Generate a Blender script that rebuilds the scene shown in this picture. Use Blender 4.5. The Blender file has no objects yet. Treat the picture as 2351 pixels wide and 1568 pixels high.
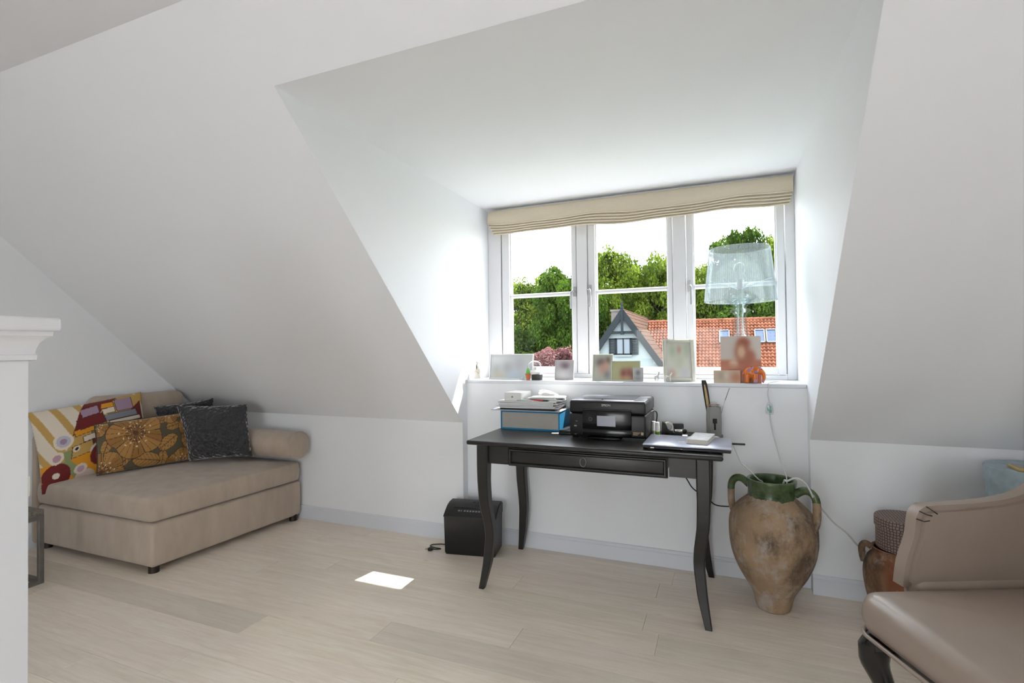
import bpy, bmesh, math, random
import numpy as np
from mathutils import Vector, Matrix
R = math.radians
PI = math.pi
sc = bpy.context.scene
COL = sc.collection

# ---------------------------------------------------------------- camera
CAM_F, YAW, PITCH, ROLL = 1178.8, R(22.3), R(.78), R(-.656)
cam_d = bpy.data.cameras.new('camera')
cam_d.sensor_fit = 'HORIZONTAL'; cam_d.sensor_width = 36.0
cam_d.lens = CAM_F / 2351 * 36.0
cam_d.clip_start = .02; cam_d.clip_end = 400
cam = bpy.data.objects.new('camera', cam_d); COL.objects.link(cam)
fw = Vector((-math.sin(YAW) * math.cos(PITCH), math.cos(YAW) * math.cos(PITCH), math.sin(PITCH)))
r0 = Vector((math.cos(YAW), math.sin(YAW), 0)); u0 = r0.cross(fw)
rr = r0 * math.cos(ROLL) + u0 * math.sin(ROLL); uu = -r0 * math.sin(ROLL) + u0 * math.cos(ROLL)
cam.matrix_world = Matrix(((rr.x, uu.x, -fw.x, 0), (rr.y, uu.y, -fw.y, 0), (rr.z, uu.z, -fw.z, 1.2), (0, 0, 0, 1)))
sc.camera = cam

# ---------------------------------------------------------------- light
SUN = Vector((-.322, -.62, -1.0))          # direction the sunlight travels
SKY_STRENGTH = 1.4
SUN_STRENGTH = 13.0
sc.view_settings.view_transform = 'Standard'
sc.view_settings.look = 'None'
sc.view_settings.gamma = 1.0
sc.view_settings.use_curve_mapping = False
sc.cycles.adaptive_threshold = .04
sc.cycles.max_bounces = 9
sc.cycles.glossy_bounces = 3
sc.view_settings.exposure = .25

world = bpy.data.worlds.new('sky'); sc.world = world; world.use_nodes = True
wn, wl = world.node_tree.nodes, world.node_tree.links
for n in list(wn): wn.remove(n)
wo = wn.new('ShaderNodeOutputWorld'); bg = wn.new('ShaderNodeBackground')
sky = wn.new('ShaderNodeTexSky'); sky.sky_type = 'NISHITA'; sky.sun_disc = False
sky.sun_elevation = R(55); sky.sun_rotation = R(27.4); sky.dust_density = 2.0; sky.air_density = 1.0; sky.ozone_density = 1.0
tc = wn.new('ShaderNodeTexCoord'); mp = wn.new('ShaderNodeMapping'); mp.inputs['Scale'].default_value = (1, 1, 2.6)
cl = wn.new('ShaderNodeTexNoise'); cl.inputs['Scale'].default_value = 2.2; cl.inputs['Detail'].default_value = 7; cl.inputs['Roughness'].default_value = .6
cr = wn.new('ShaderNodeValToRGB'); cr.color_ramp.elements[0].position = .42; cr.color_ramp.elements[1].position = .66
cr.color_ramp.elements[0].color = (.6, .6, .6, 1)
mx = wn.new('ShaderNodeMix'); mx.data_type = 'RGBA'
mx.inputs[7].default_value = (5.35, 5.35, 5.35, 1)
wl.new(tc.outputs['Generated'], mp.inputs['Vector']); wl.new(mp.outputs['Vector'], cl.inputs['Vector'])
wl.new(cl.outputs['Fac'], cr.inputs['Fac']); wl.new(cr.outputs['Color'], mx.inputs[0])
wl.new(sky.outputs['Color'], mx.inputs[6]); wl.new(mx.outputs[2], bg.inputs['Color'])
bg.inputs['Strength'].default_value = SKY_STRENGTH
wl.new(bg.outputs['Background'], wo.inputs['Surface'])

sun_d = bpy.data.lights.new('sun', 'SUN'); sun_d.energy = SUN_STRENGTH; sun_d.angle = R(.53); sun_d.color = (1, .96, .90)
sun = bpy.data.objects.new('sun', sun_d); COL.objects.link(sun)
sun.rotation_euler = SUN.to_track_quat('-Z', 'Y').to_euler(); sun.location = (3, 8, 10)

# ---------------------------------------------------------------- helpers: materials
def lin(c):
    return tuple((v / 12.92 if v <= .04045 else ((v + .055) / 1.055) ** 2.4) for v in c)
def hx(r, g, b): return lin((r / 255, g / 255, b / 255))

class NT:
    def __init__(s, name):
        s.m = bpy.data.materials.new(name); s.m.use_nodes = True
        s.n, s.l = s.m.node_tree.nodes, s.m.node_tree.links
        s.b = s.n['Principled BSDF']
    def new(s, t, **kw):
        n = s.n.new(t)
        for k, v in kw.items(): setattr(n, k, v)
        return n
    def link(s, a, b): s.l.new(a, b)

def mat(name, col, rough=.5, metal=0., bump=0., bscale=80., var=0., vscale=6., spec=.5, coat=0., sheen=0., stretch=None, trans=0., ior=1.45):
    t = NT(name); b = t.b
    b.inputs['Base Color'].default_value = (*col, 1); b.inputs['Roughness'].default_value = rough
    b.inputs['Metallic'].default_value = metal; b.inputs['Specular IOR Level'].default_value = spec
    b.inputs['Coat Weight'].default_value = coat; b.inputs['Coat Roughness'].default_value = .1
    b.inputs['Sheen Weight'].default_value = sheen
    b.inputs['Transmission Weight'].default_value = trans; b.inputs['IOR'].default_value = ior
    c = None
    if var or bump:
        c = t.new('ShaderNodeTexCoord'); src = c.outputs['Object']
        if stretch:
            mpp = t.new('ShaderNodeMapping'); mpp.inputs['Scale'].default_value = stretch
            t.link(src, mpp.inputs['Vector']); src = mpp.outputs['Vector']
    if var:
        n = t.new('ShaderNodeTexNoise'); n.inputs['Scale'].default_value = vscale; n.inputs['Detail'].default_value = 5
        r = t.new('ShaderNodeValToRGB'); r.color_ramp.elements[0].position = .3; r.color_ramp.elements[1].position = .7
        r.color_ramp.elements[0].color = (*[max(0, v * (1 - var)) for v in col], 1)
        r.color_ramp.elements[1].color = (*[min(1, v * (1 + var)) for v in col], 1)
        t.link(src, n.inputs['Vector']); t.link(n.outputs['Fac'], r.inputs['Fac']); t.link(r.outputs['Color'], b.inputs['Base Color'])
    if bump:
        n = t.new('ShaderNodeTexNoise'); n.inputs['Scale'].default_value = bscale; n.inputs['Detail'].default_value = 4
        bb = t.new('ShaderNodeBump'); bb.inputs['Strength'].default_value = bump; bb.inputs['Distance'].default_value = .004
        t.link(src, n.inputs['Vector']); t.link(n.outputs['Fac'], bb.inputs['Height']); t.link(bb.outputs['Normal'], b.inputs['Normal'])
    return t.m

def mat_print(name, rough=.7, sheen=0., weave=0.):
    t = NT(name); a = t.new('ShaderNodeVertexColor', layer_name='Col')
    t.link(a.outputs['Color'], t.b.inputs['Base Color']); t.b.inputs['Roughness'].default_value = rough
    t.b.inputs['Sheen Weight'].default_value = sheen
    if weave:
        c = t.new('ShaderNodeTexCoord'); n = t.new('ShaderNodeTexNoise'); n.inputs['Scale'].default_value = 260
        bb = t.new('ShaderNodeBump'); bb.inputs['Strength'].default_value = weave; bb.inputs['Distance'].default_value = .003
        t.link(c.outputs['Object'], n.inputs['Vector']); t.link(n.outputs['Fac'], bb.inputs['Height']); t.link(bb.outputs['Normal'], t.b.inputs['Normal'])
    return t.m

def mat_pane(name, tint=(.99, .998, .994), ior=1.45, base=.0, rough=0.):
    # thin sheet of glass: Fresnel mix of see-through and mirror
    t = NT(name); t.n.remove(t.b); out = t.n['Material Output']
    tr = t.new('ShaderNodeBsdfTransparent'); tr.inputs['Color'].default_value = (*tint, 1)
    gl = t.new('ShaderNodeBsdfGlossy'); gl.inputs['Roughness'].default_value = rough
    lw = t.new('ShaderNodeLayerWeight'); lw.inputs['Blend'].default_value = .5
    pw = t.new('ShaderNodeMath', operation='POWER'); pw.inputs[1].default_value = 5.; t.link(lw.outputs['Facing'], pw.inputs[0])
    ms = t.new('ShaderNodeMixShader'); ad = t.new('ShaderNodeMath', operation='MULTIPLY_ADD'); ad.inputs[1].default_value = .9; ad.inputs[2].default_value = .014 + base; ad.use_clamp = True
    t.link(pw.outputs[0], ad.inputs[0]); t.link(ad.outputs[0], ms.inputs['Fac'])
    t.link(tr.outputs[0], ms.inputs[1]); t.link(gl.outputs[0], ms.inputs[2]); t.link(ms.outputs[0], out.inputs['Surface'])
    return t.m

def mat_leaf(name, c1, c2, transl=.45):
    t = NT(name); t.n.remove(t.b); out = t.n['Material Output']
    a = t.new('ShaderNodeVertexColor', layer_name='Col'); mxx = t.new('ShaderNodeMix', data_type='RGBA')
    mxx.inputs[6].default_value = (*c1, 1); mxx.inputs[7].default_value = (*c2, 1)
    t.link(a.outputs['Color'], mxx.inputs[0])
    d = t.new('ShaderNodeBsdfDiffuse'); tl = t.new('ShaderNodeBsdfTranslucent'); ms = t.new('ShaderNodeMixShader')
    ms.inputs['Fac'].default_value = transl
    t.link(mxx.outputs[2], d.inputs['Color']); t.link(mxx.outputs[2], tl.inputs['Color'])
    t.link(d.outputs[0], ms.inputs[1]); t.link(tl.outputs[0], ms.inputs[2]); t.link(ms.outputs[0], out.inputs['Surface'])
    return t.m

def mat_floor():
    t = NT('pale_oak_plank'); g = t.new('ShaderNodeNewGeometry'); oi = t.new('ShaderNodeObjectInfo')
    mul = t.new('ShaderNodeMath', operation='MULTIPLY'); mul.inputs[1].default_value = 37.0
    t.link(oi.outputs['Random'], mul.inputs[0])
    cmb = t.new('ShaderNodeCombineXYZ'); t.link(mul.outputs[0], cmb.inputs['Z']); t.link(mul.outputs[0], cmb.inputs['X'])
    add = t.new('ShaderNodeVectorMath', operation='ADD'); t.link(g.outputs['Position'], add.inputs[0]); t.link(cmb.outputs[0], add.inputs[1])
    mp1 = t.new('ShaderNodeMapping'); mp1.inputs['Scale'].default_value = (1.3, 17, 1); t.link(add.outputs[0], mp1.inputs['Vector'])
    n1 = t.new('ShaderNodeTexNoise'); n1.inputs['Scale'].default_value = 2.2; n1.inputs['Detail'].default_value = 8; n1.inputs['Distortion'].default_value = 1.2
    t.link(mp1.outputs[0], n1.inputs['Vector'])
    mp2 = t.new('ShaderNodeMapping'); mp2.inputs['Scale'].default_value = (6, 130, 1); t.link(add.outputs[0], mp2.inputs['Vector'])
    n2 = t.new('ShaderNodeTexNoise'); n2.inputs['Scale'].default_value = 2; n2.inputs['Detail'].default_value = 3; t.link(mp2.outputs[0], n2.inputs['Vector'])
    r1 = t.new('ShaderNodeValToRGB'); r1.color_ramp.elements[0].position = .32; r1.color_ramp.elements[1].position = .68
    r1.color_ramp.elements[0].color = (*hx(240, 226, 209), 1); r1.color_ramp.elements[1].color = (*hx(251, 240, 225), 1)
    t.link(n1.outputs['Fac'], r1.inputs['Fac'])
    r2 = t.new('ShaderNodeValToRGB'); r2.color_ramp.elements[0].position = .3; r2.color_ramp.elements[1].position = .55
    r2.color_ramp.elements[0].color = (.94, .935, .93, 1); r2.color_ramp.elements[1].color = (1, 1, 1, 1); t.link(n2.outputs['Fac'], r2.inputs['Fac'])
    m1 = t.new('ShaderNodeMix', data_type='RGBA', blend_type='MULTIPLY'); m1.inputs[0].default_value = 1
    t.link(r1.outputs['Color'], m1.inputs[6]); t.link(r2.outputs['Color'], m1.inputs[7])
    # each plank its own tone (object colour carries the tone of that plank)
    m2 = t.new('ShaderNodeMix', data_type='RGBA', blend_type='MULTIPLY'); m2.inputs[0].default_value = 1
    t.link(m1.outputs[2], m2.inputs[6]); t.link(oi.outputs['Color'], m2.inputs[7])
    # a few knots
    v = t.new('ShaderNodeTexVoronoi'); v.inputs['Scale'].default_value = 1.7; mp3 = t.new('ShaderNodeMapping'); mp3.inputs['Scale'].default_value = (1, 2.6, 1)
    t.link(add.outputs[0], mp3.inputs['Vector']); t.link(mp3.outputs[0], v.inputs['Vector'])
    r3 = t.new('ShaderNodeValToRGB'); r3.color_ramp.elements[0].position = .0; r3.color_ramp.elements[1].position = .05
    r3.color_ramp.elements[0].color = (.72, .70, .66, 1); r3.color_ramp.elements[1].color = (1, 1, 1, 1); t.link(v.outputs['Distance'], r3.inputs['Fac'])
    m3 = t.new('ShaderNodeMix', data_type='RGBA', blend_type='MULTIPLY'); m3.inputs[0].default_value = .8
    t.link(m2.outputs[2], m3.inputs[6]); t.link(r3.outputs['Color'], m3.inputs[7])
    t.link(m3.outputs[2], t.b.inputs['Base Color']); t.b.inputs['Roughness'].default_value = .36; t.b.inputs['Specular IOR Level'].default_value = .5
    bb = t.new('ShaderNodeBump'); bb.inputs['Strength'].default_value = .12; bb.inputs['Distance'].default_value = .002
    t.link(n2.outputs['Fac'], bb.inputs['Height']); t.link(bb.outputs['Normal'], t.b.inputs['Normal'])
    return t.m

M = {}
M['wall'] = mat('wall_paint', hx(243, 245, 248), .7, bump=.05, bscale=140)
M['ceil'] = mat('ceiling_paint', hx(243, 245, 248), .75, bump=.04, bscale=140)
M['trim'] = mat('white_gloss_trim', hx(226, 229, 235), .35)
M['winwhite'] = mat('white_window_lacquer', hx(228, 228, 230), .3)
M['floor'] = mat_floor()
M['glass'] = mat_pane('window_glass')
M['steel'] = mat('brushed_steel', (.45, .45, .46), .35, 1.)
M['black'] = mat('black_wood', hx(40, 38, 36), .34, bump=.06, bscale=60, stretch=(1, 12, 12), var=.15, vscale=9)
M['sofa'] = mat('taupe_velvet', hx(182, 166, 149), .85, sheen=.35, bump=.25, bscale=420, var=.10, vscale=14, stretch=(1, 1, .35))
M['darkfoot'] = mat('dark_wood_foot', hx(38, 28, 22), .4)
M['leather'] = mat('taupe_leather', hx(158, 142, 130), .26, bump=.04, bscale=220, var=.05, vscale=4)
M['blacklac'] = mat('black_lacquer', hx(14, 13, 13), .22, coat=.4)
M['velvet'] = None
M['plastic_blk'] = mat('black_plastic', hx(26, 26, 27), .38, bump=.03, bscale=500)
M['plastic_gloss'] = mat('black_gloss_plastic', hx(16, 16, 17), .16)
M['plastic_sky'] = mat('printer_lid_sky_reflection', hx(92, 94, 102), .28)  # black lid lightened: grey-lilac sky reflection painted into its colour
M['screen'] = mat('printer_screen', hx(176, 180, 192), .12)
M['whiteplastic'] = mat('white_plastic', hx(232, 232, 230), .35)
M['greyplastic'] = mat('grey_plastic', hx(140, 140, 136), .5)
M['paper'] = mat('white_paper', hx(226, 226, 226), .8, var=.03, vscale=30)
M['paper2'] = mat('grey_paper', hx(196, 197, 204), .8)
M['paperblk'] = mat('black_folder', hx(34, 36, 42), .5)
M['blue'] = mat('blue_binding', hx(36, 124, 170), .5)
M['boxgrey'] = mat('grey_card', hx(176, 172, 165), .75, var=.04, vscale=5)
M['lap'] = mat('laptop_silver', hx(176, 180, 196), .3, .6)
M['lapdark'] = mat('laptop_dark', hx(40, 38, 38), .4)
M['silver'] = mat('silver_metal', (.62, .60, .56), .25, 1.)
M['darkmetal'] = mat('dark_steel', (.20, .19, .18), .42, .9, bump=.05, bscale=40, var=.25, vscale=9)
M['cream'] = mat('cream_switch', hx(228, 222, 204), .4)
M['linen'] = mat('linen_blind', hx(212, 200, 178), .85, bump=.2, bscale=500, var=.04, vscale=40, stretch=(1, 1, 12))
M['clear'] = mat_pane('clear_acrylic', (.90, .955, .965), 1.45, .07, .03)
M['clearbody'] = mat_pane('clear_acrylic_body', (.84, .91, .93), 1.5, .12, .03)
M['globe'] = mat_pane('globe_glass', (.97, .98, .99), 1.45, .08)
M['wire_white'] = mat('white_cable', hx(205, 205, 205), .4)
M['wire_black'] = mat('black_cable', hx(30, 30, 32), .45)

# ---------------------------------------------------------------- helpers: geometry
def link(o, parent=None):
    COL.objects.link(o)
    if parent is not None: o.parent = parent
    return o
def tag(o, label=None, cat=None, group=None, kind=None):
    if label: o['label'] = label
    if cat: o['category'] = cat
    if group: o['group'] = group
    if kind: o['kind'] = kind
    return o
def empty(name, loc=(0, 0, 0), rz=0., label=None, cat=None, group=None):
    e = bpy.data.objects.new(name, None); e.empty_display_size = .05
    e.location = loc; e.rotation_euler = (0, 0, rz); COL.objects.link(e)
    return tag(e, label, cat, group)
def build(name, bm, m, parent=None, smooth=False, angle=None, loc=None, rot=None):
    bm.normal_update()
    me = bpy.data.meshes.new(name); bm.to_mesh(me); bm.free()
    return wrap(name, me, m, parent, smooth, angle, loc, rot)
def wrap(name, me, m, parent=None, smooth=False, angle=None, loc=None, rot=None):
    if m is not None and len(me.materials) == 0: me.materials.append(m)
    o = bpy.data.objects.new(name, me); link(o, parent)
    if loc is not None: o.location = loc
    if rot is not None: o.rotation_euler = rot
    if smooth:
        me.shade_smooth()
        if angle: me.set_sharp_from_angle(angle=R(angle))
    return o
def BM(): return bmesh.new()
def bx(bm, x0, x1, y0, y1, z0, z1, bev=0., seg=2, mtx=None):
    r = bmesh.ops.create_cube(bm, size=1)
    vs = r['verts']
    for v in vs:
        v.co = Vector((x0 if v.co.x < 0 else x1, y0 if v.co.y < 0 else y1, z0 if v.co.z < 0 else z1))
    if bev:
        es = list({e for v in vs for e in v.link_edges})
        g = bmesh.ops.bevel(bm, geom=es, offset=bev, segments=seg, affect='EDGES', profile=.5)
        vs = list({v for f in g['faces'] for v in f.verts} | {v for v in vs if v.is_valid})
    if mtx is not None:
        for v in vs: v.co = mtx @ v.co
    return vs
def box(name, x0, x1, y0, y1, z0, z1, m, parent=None, bev=0., seg=2, smooth=None, loc=None, rot=None):
    bm = BM(); bx(bm, x0, x1, y0, y1, z0, z1, bev, seg)
    sm = bev > 0 if smooth is None else smooth
    return build(name, bm, m, parent, sm, 35 if sm else None, loc, rot)
def prism(bm, poly, h0, h1, axis='x'):
    # polygon given in the two other axes, extruded along axis
    def P(a, b, h): return {'x': (h, a, b), 'y': (a, h, b), 'z': (a, b, h)}[axis]
    A = [bm.verts.new(P(a, b, h0)) for a, b in poly]; B = [bm.verts.new(P(a, b, h1)) for a, b in poly]
    n = len(poly); fs = [bm.faces.new(A), bm.faces.new(B[::-1])]
    for i in range(n): fs.append(bm.faces.new((A[i], B[i], B[(i + 1) % n], A[(i + 1) % n])))
    bmesh.ops.recalc_face_normals(bm, faces=fs)
def lathe(bm, prof, seg=32, cx=0, cy=0, sx=1, sy=1, cap=True, a0=0):
    rings = []
    for r, z in prof:
        rings.append([bm.verts.new((cx + r * sx * math.cos(2 * PI * k / seg + a0), cy + r * sy * math.sin(2 * PI * k / seg + a0), z)) for k in range(seg)])
    for a, b in zip(rings, rings[1:]):
        for k in range(seg): bm.faces.new((a[k], a[(k + 1) % seg], b[(k + 1) % seg], b[k]))
    if cap:
        if prof[0][0] > 1e-5: bm.faces.new(rings[0][::-1])
        if prof[-1][0] > 1e-5: bm.faces.new(rings[-1])
    return rings
def smooth_path(pts, n=8, closed=False):
    P = [Vector(p) for p in pts]; out = []
    N = len(P)
    for i in range(N if closed else N - 1):
        p0 = P[(i - 1) % N] if closed else P[max(i - 1, 0)]
        p1 = P[i]; p2 = P[(i + 1) % N]; p3 = P[(i + 2) % N] if closed else P[min(i + 2, N - 1)]
        for k in range(n):
            t = k / n
            out.append(.5 * ((2 * p1) + (p2 - p0) * t + (2 * p0 - 5 * p1 + 4 * p2 - p3) * t * t + (3 * p1 - p0 - 3 * p2 + p3) * t ** 3))
    if not closed: out.append(P[-1].copy())
    return out
def tube(bm, path, rad, seg=8, closed=False, caps=True, flat=1.):
    path = [Vector(p) for p in path]; n = len(path)
    if not hasattr(rad, '__len__'): rad = [rad] * n
    rings = []; up = None
    for i in range(n):
        if closed: t = (path[(i + 1) % n] - path[(i - 1) % n]).normalized()
        else: t = (path[min(i + 1, n - 1)] - path[max(i - 1, 0)]).normalized()
        if up is None:
            up = Vector((0, 0, 1)) if abs(t.z) < .9 else Vector((1, 0, 0))
        up = (up - t * up.dot(t)).normalized(); sd = t.cross(up)
        rings.append([bm.verts.new(path[i] + (up * math.cos(2 * PI * k / seg) * flat + sd * math.sin(2 * PI * k / seg)) * rad[i]) for k in range(seg)])
    for i in range(n if closed else n - 1):
        a, b = rings[i], rings[(i + 1) % n]
        for k in range(seg): bm.faces.new((a[k], b[k], b[(k + 1) % seg], a[(k + 1) % seg]))
    if caps and not closed:
        bm.faces.new(rings[0]); bm.faces.new(rings[-1][::-1])
def loft(bm, rings, cap=True):
    V = [[bm.verts.new(p) for p in r] for r in rings]; n = len(V[0])
    for a, b in zip(V, V[1:]):
        for k in range(n): bm.faces.new((a[k], a[(k + 1) % n], b[(k + 1) % n], b[k]))
    if cap: bm.faces.new(V[0][::-1]); bm.faces.new(V[-1])
    return V
def square(cx, cy, z, hw, c=.18, hd=None):
    hd = hw if hd is None else hd
    a, b = hw * (1 - c), hd * (1 - c)
    return [(cx + x, cy + y, z) for x, y in ((-hw, -b), (-a, -hd), (a, -hd), (hw, -b), (hw, b), (a, hd), (-a, hd), (-hw, b))]
def lerp(tab, z):
    for (z0, a), (z1, b) in zip(tab, tab[1:]):
        if (z0 - z) * (z1 - z) <= 0: return a + (b - a) * ((z - z0) / (z1 - z0) if z1 != z0 else 0)
    return tab[-1][1]
def ss(e0, e1, x):
    t = min(1, max(0, (x - e0) / (e1 - e0))); return t * t * (3 - 2 * t)

def set_col(me, cols):
    a = me.color_attributes.new('Col', 'FLOAT_COLOR', 'POINT')
    c = np.ones((len(me.vertices), 4), np.float32); c[:, :3] = cols
    a.data.foreach_set('color', c.ravel())

def painted(name, w, h, fn, m, parent, nx=28, ny=28, loc=None, rot=None):
    # flat sheet in local XZ facing -Y, print given by fn(u,v) (u right, v up, 0..1) as sRGB 0-255
    vs, fs, cs = [], [], []
    for j in range(ny + 1):
        for i in range(nx + 1):
            u, v = i / nx, j / ny
            vs.append((w * (u - .5), 0, h * v)); cs.append(hx(*fn(u, v)))
    for j in range(ny):
        for i in range(nx):
            a = j * (nx + 1) + i; fs.append((a, a + 1, a + nx + 2, a + nx + 1))
    me = bpy.data.meshes.new(name); me.from_pydata(vs, [], fs); set_col(me, np.array(cs, np.float32))
    return wrap(name, me, m, parent, loc=loc, rot=rot)

def blobs(base, lst, grad=None):
    def fn(u, v):
        c = list(base if grad is None else [base[k] + (grad[k] - base[k]) * v for k in range(3)])
        for (bu, bv, ru, rv, col, s) in lst:
            d = math.exp(-(((u - bu) / ru) ** 2 + ((v - bv) / rv) ** 2) * 1.2) * s
            c = [c[k] + (col[k] - c[k]) * d for k in range(3)]
        return c
    return fn
M['photo'] = mat_print('photo_print', .45)

# ================================================================ SETTING
YK, YR, YW = 2.861, 2.925, 3.265          # knee wall, recess wall, window frame plane
XL, XR = -1.513, .385                     # dormer cheeks
ZK, ZD, ZC = .74, 2.178, 2.40             # knee top, dormer ceiling, flat ceiling
TS = .9906                                # slope
def ysl(z): return YK - (z - ZK) / TS
def gx(y): return -3.90 - .0813 * (YK - y)

def struct(name, bm, m, label, cat='wall', parent=None):
    o = build(name, bm, m, parent)
    return tag(o, label, cat, None, 'structure')

# floor slab and planks
bm = BM(); bx(bm, -4.6, 3.4, -2.6, 3.4, -.12, -.013)
floor = struct('floor', bm, mat('subfloor', hx(150, 135, 118), .8), 'pale oak plank floor of the attic room', 'floor')
random.seed(4)
ROW = .159; Y0 = 1.907
ends = {-2: [-1.93], -1: [-1.37], 0: [-.81], 1: [-.265], 5: [-.255]}
dark = {(-2, -1.93, 'L'): .86, (-1, -1.37, 'R'): .87, (1, -.265, 'R'): .90}
for k in range(-28, 8):
    ya, yb = Y0 + ROW * k, Y0 + ROW * (k + 1)
    e = ends.get(k, [random.uniform(-3.6, -1.9)])[0]
    cuts = [e]
    while cuts[0] > -4.5: cuts.insert(0, cuts[0] - random.choice((1.7, 1.9, 2.1)))
    while cuts[-1] < 3.3: cuts.append(cuts[-1] + random.choice((1.7, 1.9, 2.1)))
    for a, b in zip(cuts, cuts[1:]):
        a2, b2 = max(a, -4.55), min(b, 3.35)
        if b2 - a2 < .05: continue
        bm = BM(); bx(bm, a2 + .0004, b2 - .0004, ya + .0004, yb - .0004, -.012, 0, .0008, 1)
        o = build('plank', bm, M['floor'], floor)
        t = random.choice((.96, .98, 1., 1., 1.02, .94))
        if (k, b, 'L') in dark: t = dark[(k, b, 'L')]
        if (k, a, 'R') in dark: t = dark[(k, a, 'R')]
        o.color = (t, t * random.uniform(.985, 1.005), t * random.uniform(.97, 1.0), 1)

# knee walls, recess wall, gables
bm = BM(); bx(bm, -4.4, XL - .002, YK, YR + .15, 0, ZK + .1)
struct('wall_knee_left', bm, M['wall'], 'low white knee wall behind the sofa end')
bm = BM(); bx(bm, XR + .002, 3.4, YK, YR + .15, 0, ZK + .1)
struct('wall_knee_right', bm, M['wall'], 'low white knee wall behind the armchair')
bm = BM(); bx(bm, XL - .1, XR + .1, YR, YR + .52, 0, .985)
struct('wall_under_window', bm, M['wall'], 'white wall below the window sill behind the desk')
bm = BM(); prism(bm, [(gx(3.2), 3.2), (gx(-2.6), -2.6), (gx(-2.6) - .2, -2.6), (gx(3.2) - .2, 3.2)], 0, 2.6, 'z')
struct('wall_left', bm, M['wall'], 'white gable wall on the left behind the sofa')
# unseen right gable and rear wall, with openings added to let sky light in
bm = BM()
bx(bm, 3.2, 3.4, -2.6, -1.4, 0, 2.6); bx(bm, 3.2, 3.4, -.5, 3.2, 0, 2.6); bx(bm, 3.2, 3.4, -1.4, -.5, 0, .9); bx(bm, 3.2, 3.4, -1.4, -.5, 2.0, 2.6)
struct('wall_right', bm, M['wall'], 'white gable wall right of the armchair, with an opening added to let sky light in')
bm = BM()
bx(bm, -4.6, -1.4, -2.6, -2.4, 0, 2.6); bx(bm, .0, 3.4, -2.6, -2.4, 0, 2.6); bx(bm, -1.4, .0, -2.6, -2.4, 1.5, 2.6)
struct('wall_rear', bm, M['wall'], 'white rear wall with an opening added to let sky light in')
# sloping roof lining with the dormer cut out
bm = BM(); T = .16
def slope_piece(x0, x1, z0, z1):
    prism(bm, [(ysl(z0), z0), (ysl(z1), z1), (ysl(z1) + T * .7, z1 + T * .7), (ysl(z0) + T * .7, z0 + T * .7)], x0, x1, 'x')
slope_piece(-4.6, XL - .001, ZK, ZC + .05); slope_piece(XR + .001, 3.4, ZK, ZC + .05); slope_piece(XL - .001, XR + .001, ZD, ZC + .05)
struct('wall_slope', bm, M['ceil'], 'white sloping roof lining around the dormer', 'ceiling')
bm = BM(); bx(bm, -4.6, 3.4, -2.6, ysl(ZC) + .02, ZC, ZC + .15)
struct('ceiling', bm, M['ceil'], 'flat white ceiling at the top of the slope', 'ceiling')
# dormer
cheek = [(YK + .001, 0), (3.45, 0), (3.45, ZD + .1), (ysl(ZD), ZD + .1), (ysl(ZD) + .004, ZD), (YK + .001, ZK)]
bm = BM(); prism(bm, cheek, XL - .12, XL - .0004, 'x'); struct('wall_dormer_left', bm, M['wall'], 'white left cheek of the dormer with a sunlit strip')
bm = BM(); prism(bm, cheek, XR + .0004, XR + .12, 'x'); struct('wall_dormer_right', bm, M['wall'], 'white right cheek of the dormer beside the lamp')
bm = BM(); prism(bm, [(ysl(ZD) + .0008, ZD), (3.45, ZD - .018), (3.45, ZD + .12), (ysl(ZD) + .0008, ZD + .12)], XL - .1, XR + .1, 'x'); struct('ceiling_dormer', bm, M['ceil'], 'flat white dormer ceiling above the blind', 'ceiling')
# outer lintel and eaves of the dormer, side trims
bm = BM(); bx(bm, XL - .4, XR + .4, 3.40, 3.50, 2.125, 2.6); bx(bm, XL - .4, XR + .4, 3.45, 3.50, 2.123, 2.135)
struct('trim_1', bm, M['winwhite'], 'white outer lintel board above the dormer window', 'trim')
bm = BM(); bx(bm, XL - .4, XL - .02, 3.40, 3.46, .3, 2.5); struct('trim_2', bm, M['winwhite'], 'white outer board left of the window', 'trim')
bm = BM(); bx(bm, XR + .02, XR + .4, 3.40, 3.46, .3, 2.5); struct('trim_3', bm, M['winwhite'], 'white outer board right of the window', 'trim')

bm = BM(); prism(bm, [(3.42, .90), (3.42, .86), (6.0, -1.9), (6.0, -1.8), (3.47, .94)], XL - 1.6, XR + 1.6, 'x'); struct('bounce_apron', bm, mat('bounce_grey', hx(112, 114, 118), .5), 'unseen grey apron below the dormer window, added to bounce sunlight inside', 'roof')  # unseen sheet, added to bounce sunlight up onto the dormer ceiling
# baseboards: tall plain board with a stepped bead on top
def baseboard(name, p0, p1, label, th=.014):
    p0, p1 = Vector((*p0, 0)), Vector((*p1, 0)); d = (p1 - p0).normalized(); nrm = Vector((d.y, -d.x, 0))
    prof = [(0, 0), (th, 0), (th, .073), (th * .72, .078), (th * .72, .084), (th * .45, .091), (0, .093)]
    bm = BM(); loft(bm, [[p + nrm * a + Vector((0, 0, z)) for a, z in prof] for p in (p0, p1)])
    bmesh.ops.recalc_face_normals(bm, faces=bm.faces[:])
    return struct(name, bm, M['trim'], label, 'baseboard')
baseboard('baseboard_left', (gx(YK), YK), (XL, YK), 'white skirting board between sofa and shredder')
baseboard('baseboard_back', (XL, YR), (XR, YR), 'white skirting board behind the desk legs')
baseboard('baseboard_right', (XR, YK), (3.2, YK), 'white skirting board between the big urn and the armchair')
baseboard('baseboard_gable', (gx(-2.4), -2.4), (gx(YK), YK), 'white skirting board on the gable wall behind the sofa')

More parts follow.
